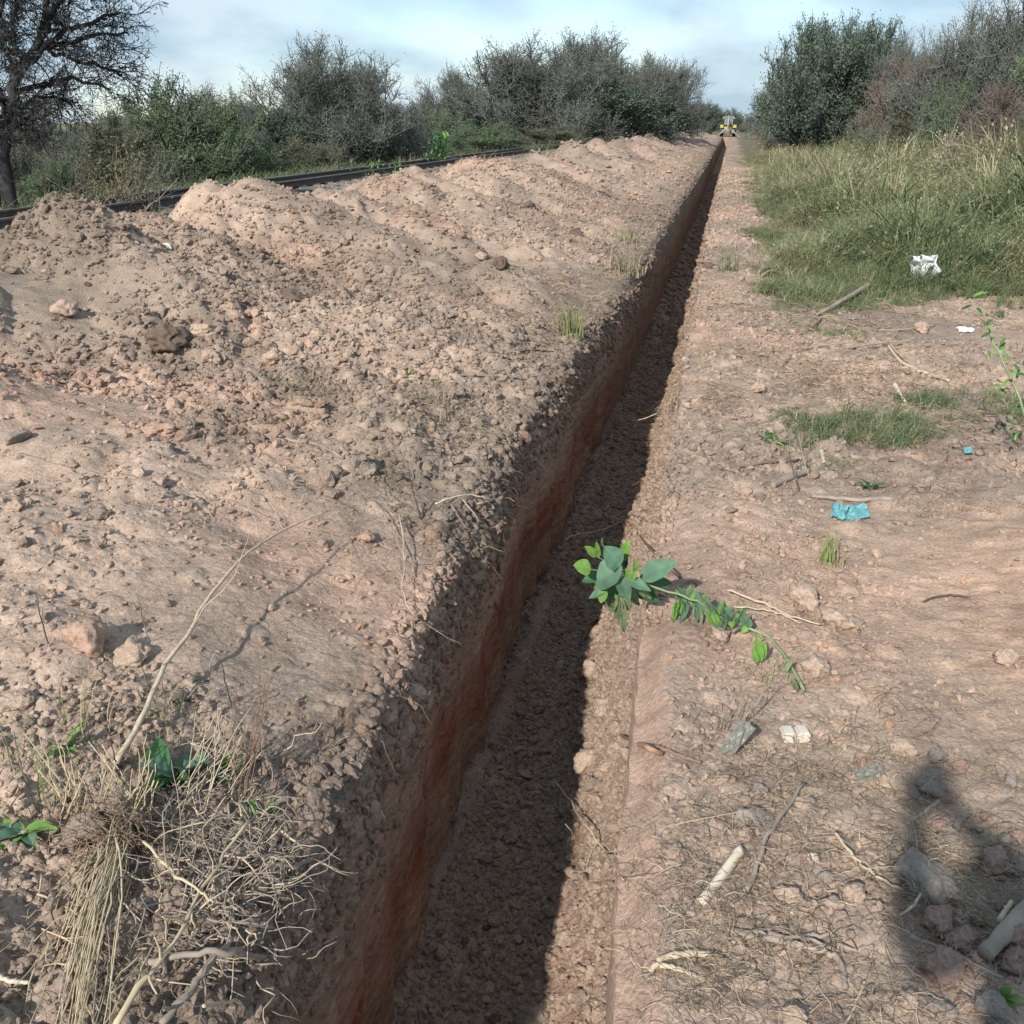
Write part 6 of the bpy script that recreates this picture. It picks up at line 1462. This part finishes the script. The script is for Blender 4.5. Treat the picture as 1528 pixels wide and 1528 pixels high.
# ------------------------------------------------------------------ the photographer, whose shadow falls at lower right
def photographer():
    sk = flat_mat('skin', (.42, .26, .19), .55, .08, 6, .3); sh = flat_mat('blue_work_shirt', (.10, .14, .22), .9, .2, 12, .1); tr_ = flat_mat('dark_trousers', (.05, .055, .07), .9, .2, 12, .1); bo = flat_mat('brown_boots', (.08, .05, .035), .7, .2, 9, .2); hr = flat_mat('black_hair', (.02, .018, .016), .7, .2, 20, .2)
    X, Yp = .27, -.24
    root = empty('person', (X, Yp, 0.0), 'person in a blue shirt and dark trousers, standing with a phone held up', 'person')
    def skin(name, verts, edges, rad, mat, sub=2, par=root):
        me = bpy.data.meshes.new(name); me.from_pydata([tuple(q) for q in verts], edges, []); me.materials.append(mat); o = link(name, me, par)
        md = o.modifiers.new('skin', 'SKIN'); md.use_smooth_shade = True
        for i, r_ in enumerate(rad): me.skin_vertices[0].data[i].radius = r_ if isinstance(r_, tuple) else (r_, r_)
        me.skin_vertices[0].data[0].use_root = True
        sb = o.modifiers.new('sub', 'SUBSURF'); sb.levels = sub; sb.render_levels = sub
        return o
    hx, hy = -.28, .20       # where the hands meet at the phone, relative to the feet
    V = [(0, 0, .95), (0, 0, 1.12), (0, -.01, 1.32), (0, .0, 1.46), (.02, .01, 1.53), (.05, .03, 1.64), (.06, .035, 1.75),
         (-.17, 0, 1.43), (-.27, .07, 1.22), (hx - .035, hy - .07, 1.51), (.17, 0, 1.43), (.25, .12, 1.22), (hx + .07, hy - .07, 1.51),
         (-.10, 0, .90), (-.12, .03, .50), (-.13, 0, .09), (.10, 0, .90), (.12, .03, .50), (.13, 0, .09), (-.14, .15, .04), (.14, .15, .04)]
    E = [(0, 1), (1, 2), (2, 3), (3, 4), (4, 5), (5, 6), (3, 7), (7, 8), (8, 9), (3, 10), (10, 11), (11, 12), (0, 13), (13, 14), (14, 15), (0, 16), (16, 17), (17, 18), (15, 19), (18, 20)]
    Rr = [(.15, .11), (.13, .10), (.155, .11), (.10, .08), (.055, .055), (.075, .09), (.07, .085), .058, .045, .028, .058, .045, .028, .085, .058, .042, .085, .058, .042, .035, .035]
    body = skin('body', V, E, Rr, sk)
    skin('shirt', [(0, 0, .93), (0, 0, 1.12), (0, -.01, 1.32), (0, 0, 1.455), (-.17, 0, 1.43), (-.27, .07, 1.22), (hx - .03, hy - .09, 1.43), (.17, 0, 1.43), (.25, .12, 1.22), (hx + .085, hy - .09, 1.43)], [(0, 1), (1, 2), (2, 3), (3, 4), (4, 5), (5, 6), (3, 7), (7, 8), (8, 9)], [(.19, .125), (.18, .115), (.20, .125), (.13, .09), .08, .068, .052, .072, .068, .052], sh)
    skin('trousers', [(0, 0, .97), (-.10, 0, .88), (-.12, .03, .50), (-.13, 0, .12), (.10, 0, .88), (.12, .03, .50), (.13, 0, .12)], [(0, 1), (1, 2), (2, 3), (0, 4), (4, 5), (5, 6)], [(.16, .12), .10, .075, .062, .10, .075, .062], tr_)
    for s in (-1, 1): skin('boot', [(s * .13, -.04, .06), (s * .132, .06, .055), (s * .14, .17, .045)], [(0, 1), (1, 2)], [(.055, .06), (.052, .05), (.045, .035)], bo)
    skin('hair', [(.055, -.01, 1.72), (.06, .0, 1.79), (.05, -.045, 1.68)], [(0, 1), (0, 2)], [(.085, .095), (.07, .07), (.075, .06)], hr)
    t = Tubes(); t.add(np.array([[.05, .118, 1.675], [.05, .140, 1.655], [.05, .120, 1.642]]), [.008, .016, .012], None, 7); t.build('nose', sk, root)
    for s in (-1, 1):
        t = Tubes(); t.add(np.array([[.05 + s * .032, .108, 1.688], [.05 + s * .032, .120, 1.688]]), .012, .008, 8); t.build('eye', flat_mat('eye', (.7, .7, .68), .3, .05), root)
        t = Tubes(); t.add(np.array([[.05 + s * .078, .02, 1.64], [.05 + s * .088, .01, 1.67], [.05 + s * .083, .0, 1.70]]), [.010, .018, .012], None, 7); t.build('ear', sk, root)
    t = Tubes(); t.add(np.array([[.025, .112, 1.612], [.05, .120, 1.61], [.075, .112, 1.612]]), .006, .006, 6); t.build('mouth', flat_mat('lips', (.35, .15, .12), .5, .05), root)
    ph = np.array([-X, -Yp - .012, CAMH - .055])
    for s, w in ((-1, np.array(V[9])), (1, np.array(V[12]))):
        palm = ph + np.array([s * .042, -.02, -.02]); vs = [w, (w + palm) / 2, palm]; es = [(0, 1), (1, 2)]; rs = [.026, (.032, .018), (.030, .014)]
        for f in range(4):
            b = palm + np.array([s * .006, .012, .028 - f * .018]); i0 = len(vs); ln = (.9, 1.0, .95, .75)[f]
            vs += [b + np.array([s * .004, .016 * ln, .004]), b + np.array([-s * .010, .030 * ln, .006]), b + np.array([-s * .026, .030 * ln, .006])]; es += [(2, i0), (i0, i0 + 1), (i0 + 1, i0 + 2)]; rs += [.008, .0075, .0065]
        i0 = len(vs); b = palm + np.array([-s * .004, -.012, .012]); vs += [b, b + np.array([-s * .018, -.004, .022]), b + np.array([-s * .034, -.002, .036])]; es += [(2, i0), (i0, i0 + 1), (i0 + 1, i0 + 2)]; rs += [.011, .009, .0075]
        skin('hand', vs, es, rs, sk, 1)
    ph_ = empty('phone', (0, -.016, CAMH - .055), 'black phone held up by the standing person', 'phone')
    t = Tubes(); box(t, (0, 0, 0), .074, .008, .158, 0, .003); t.build('case', flat_mat('black_glass', (.015, .015, .018), .2, .1), ph_, smooth=False)
    t = Tubes(); box(t, (0, -.0048, 0), .068, .001, .148, 0, 0); t.build('screen', flat_mat('dark_screen', (.02, .02, .025), .1, .1), ph_, smooth=False)
photographer()
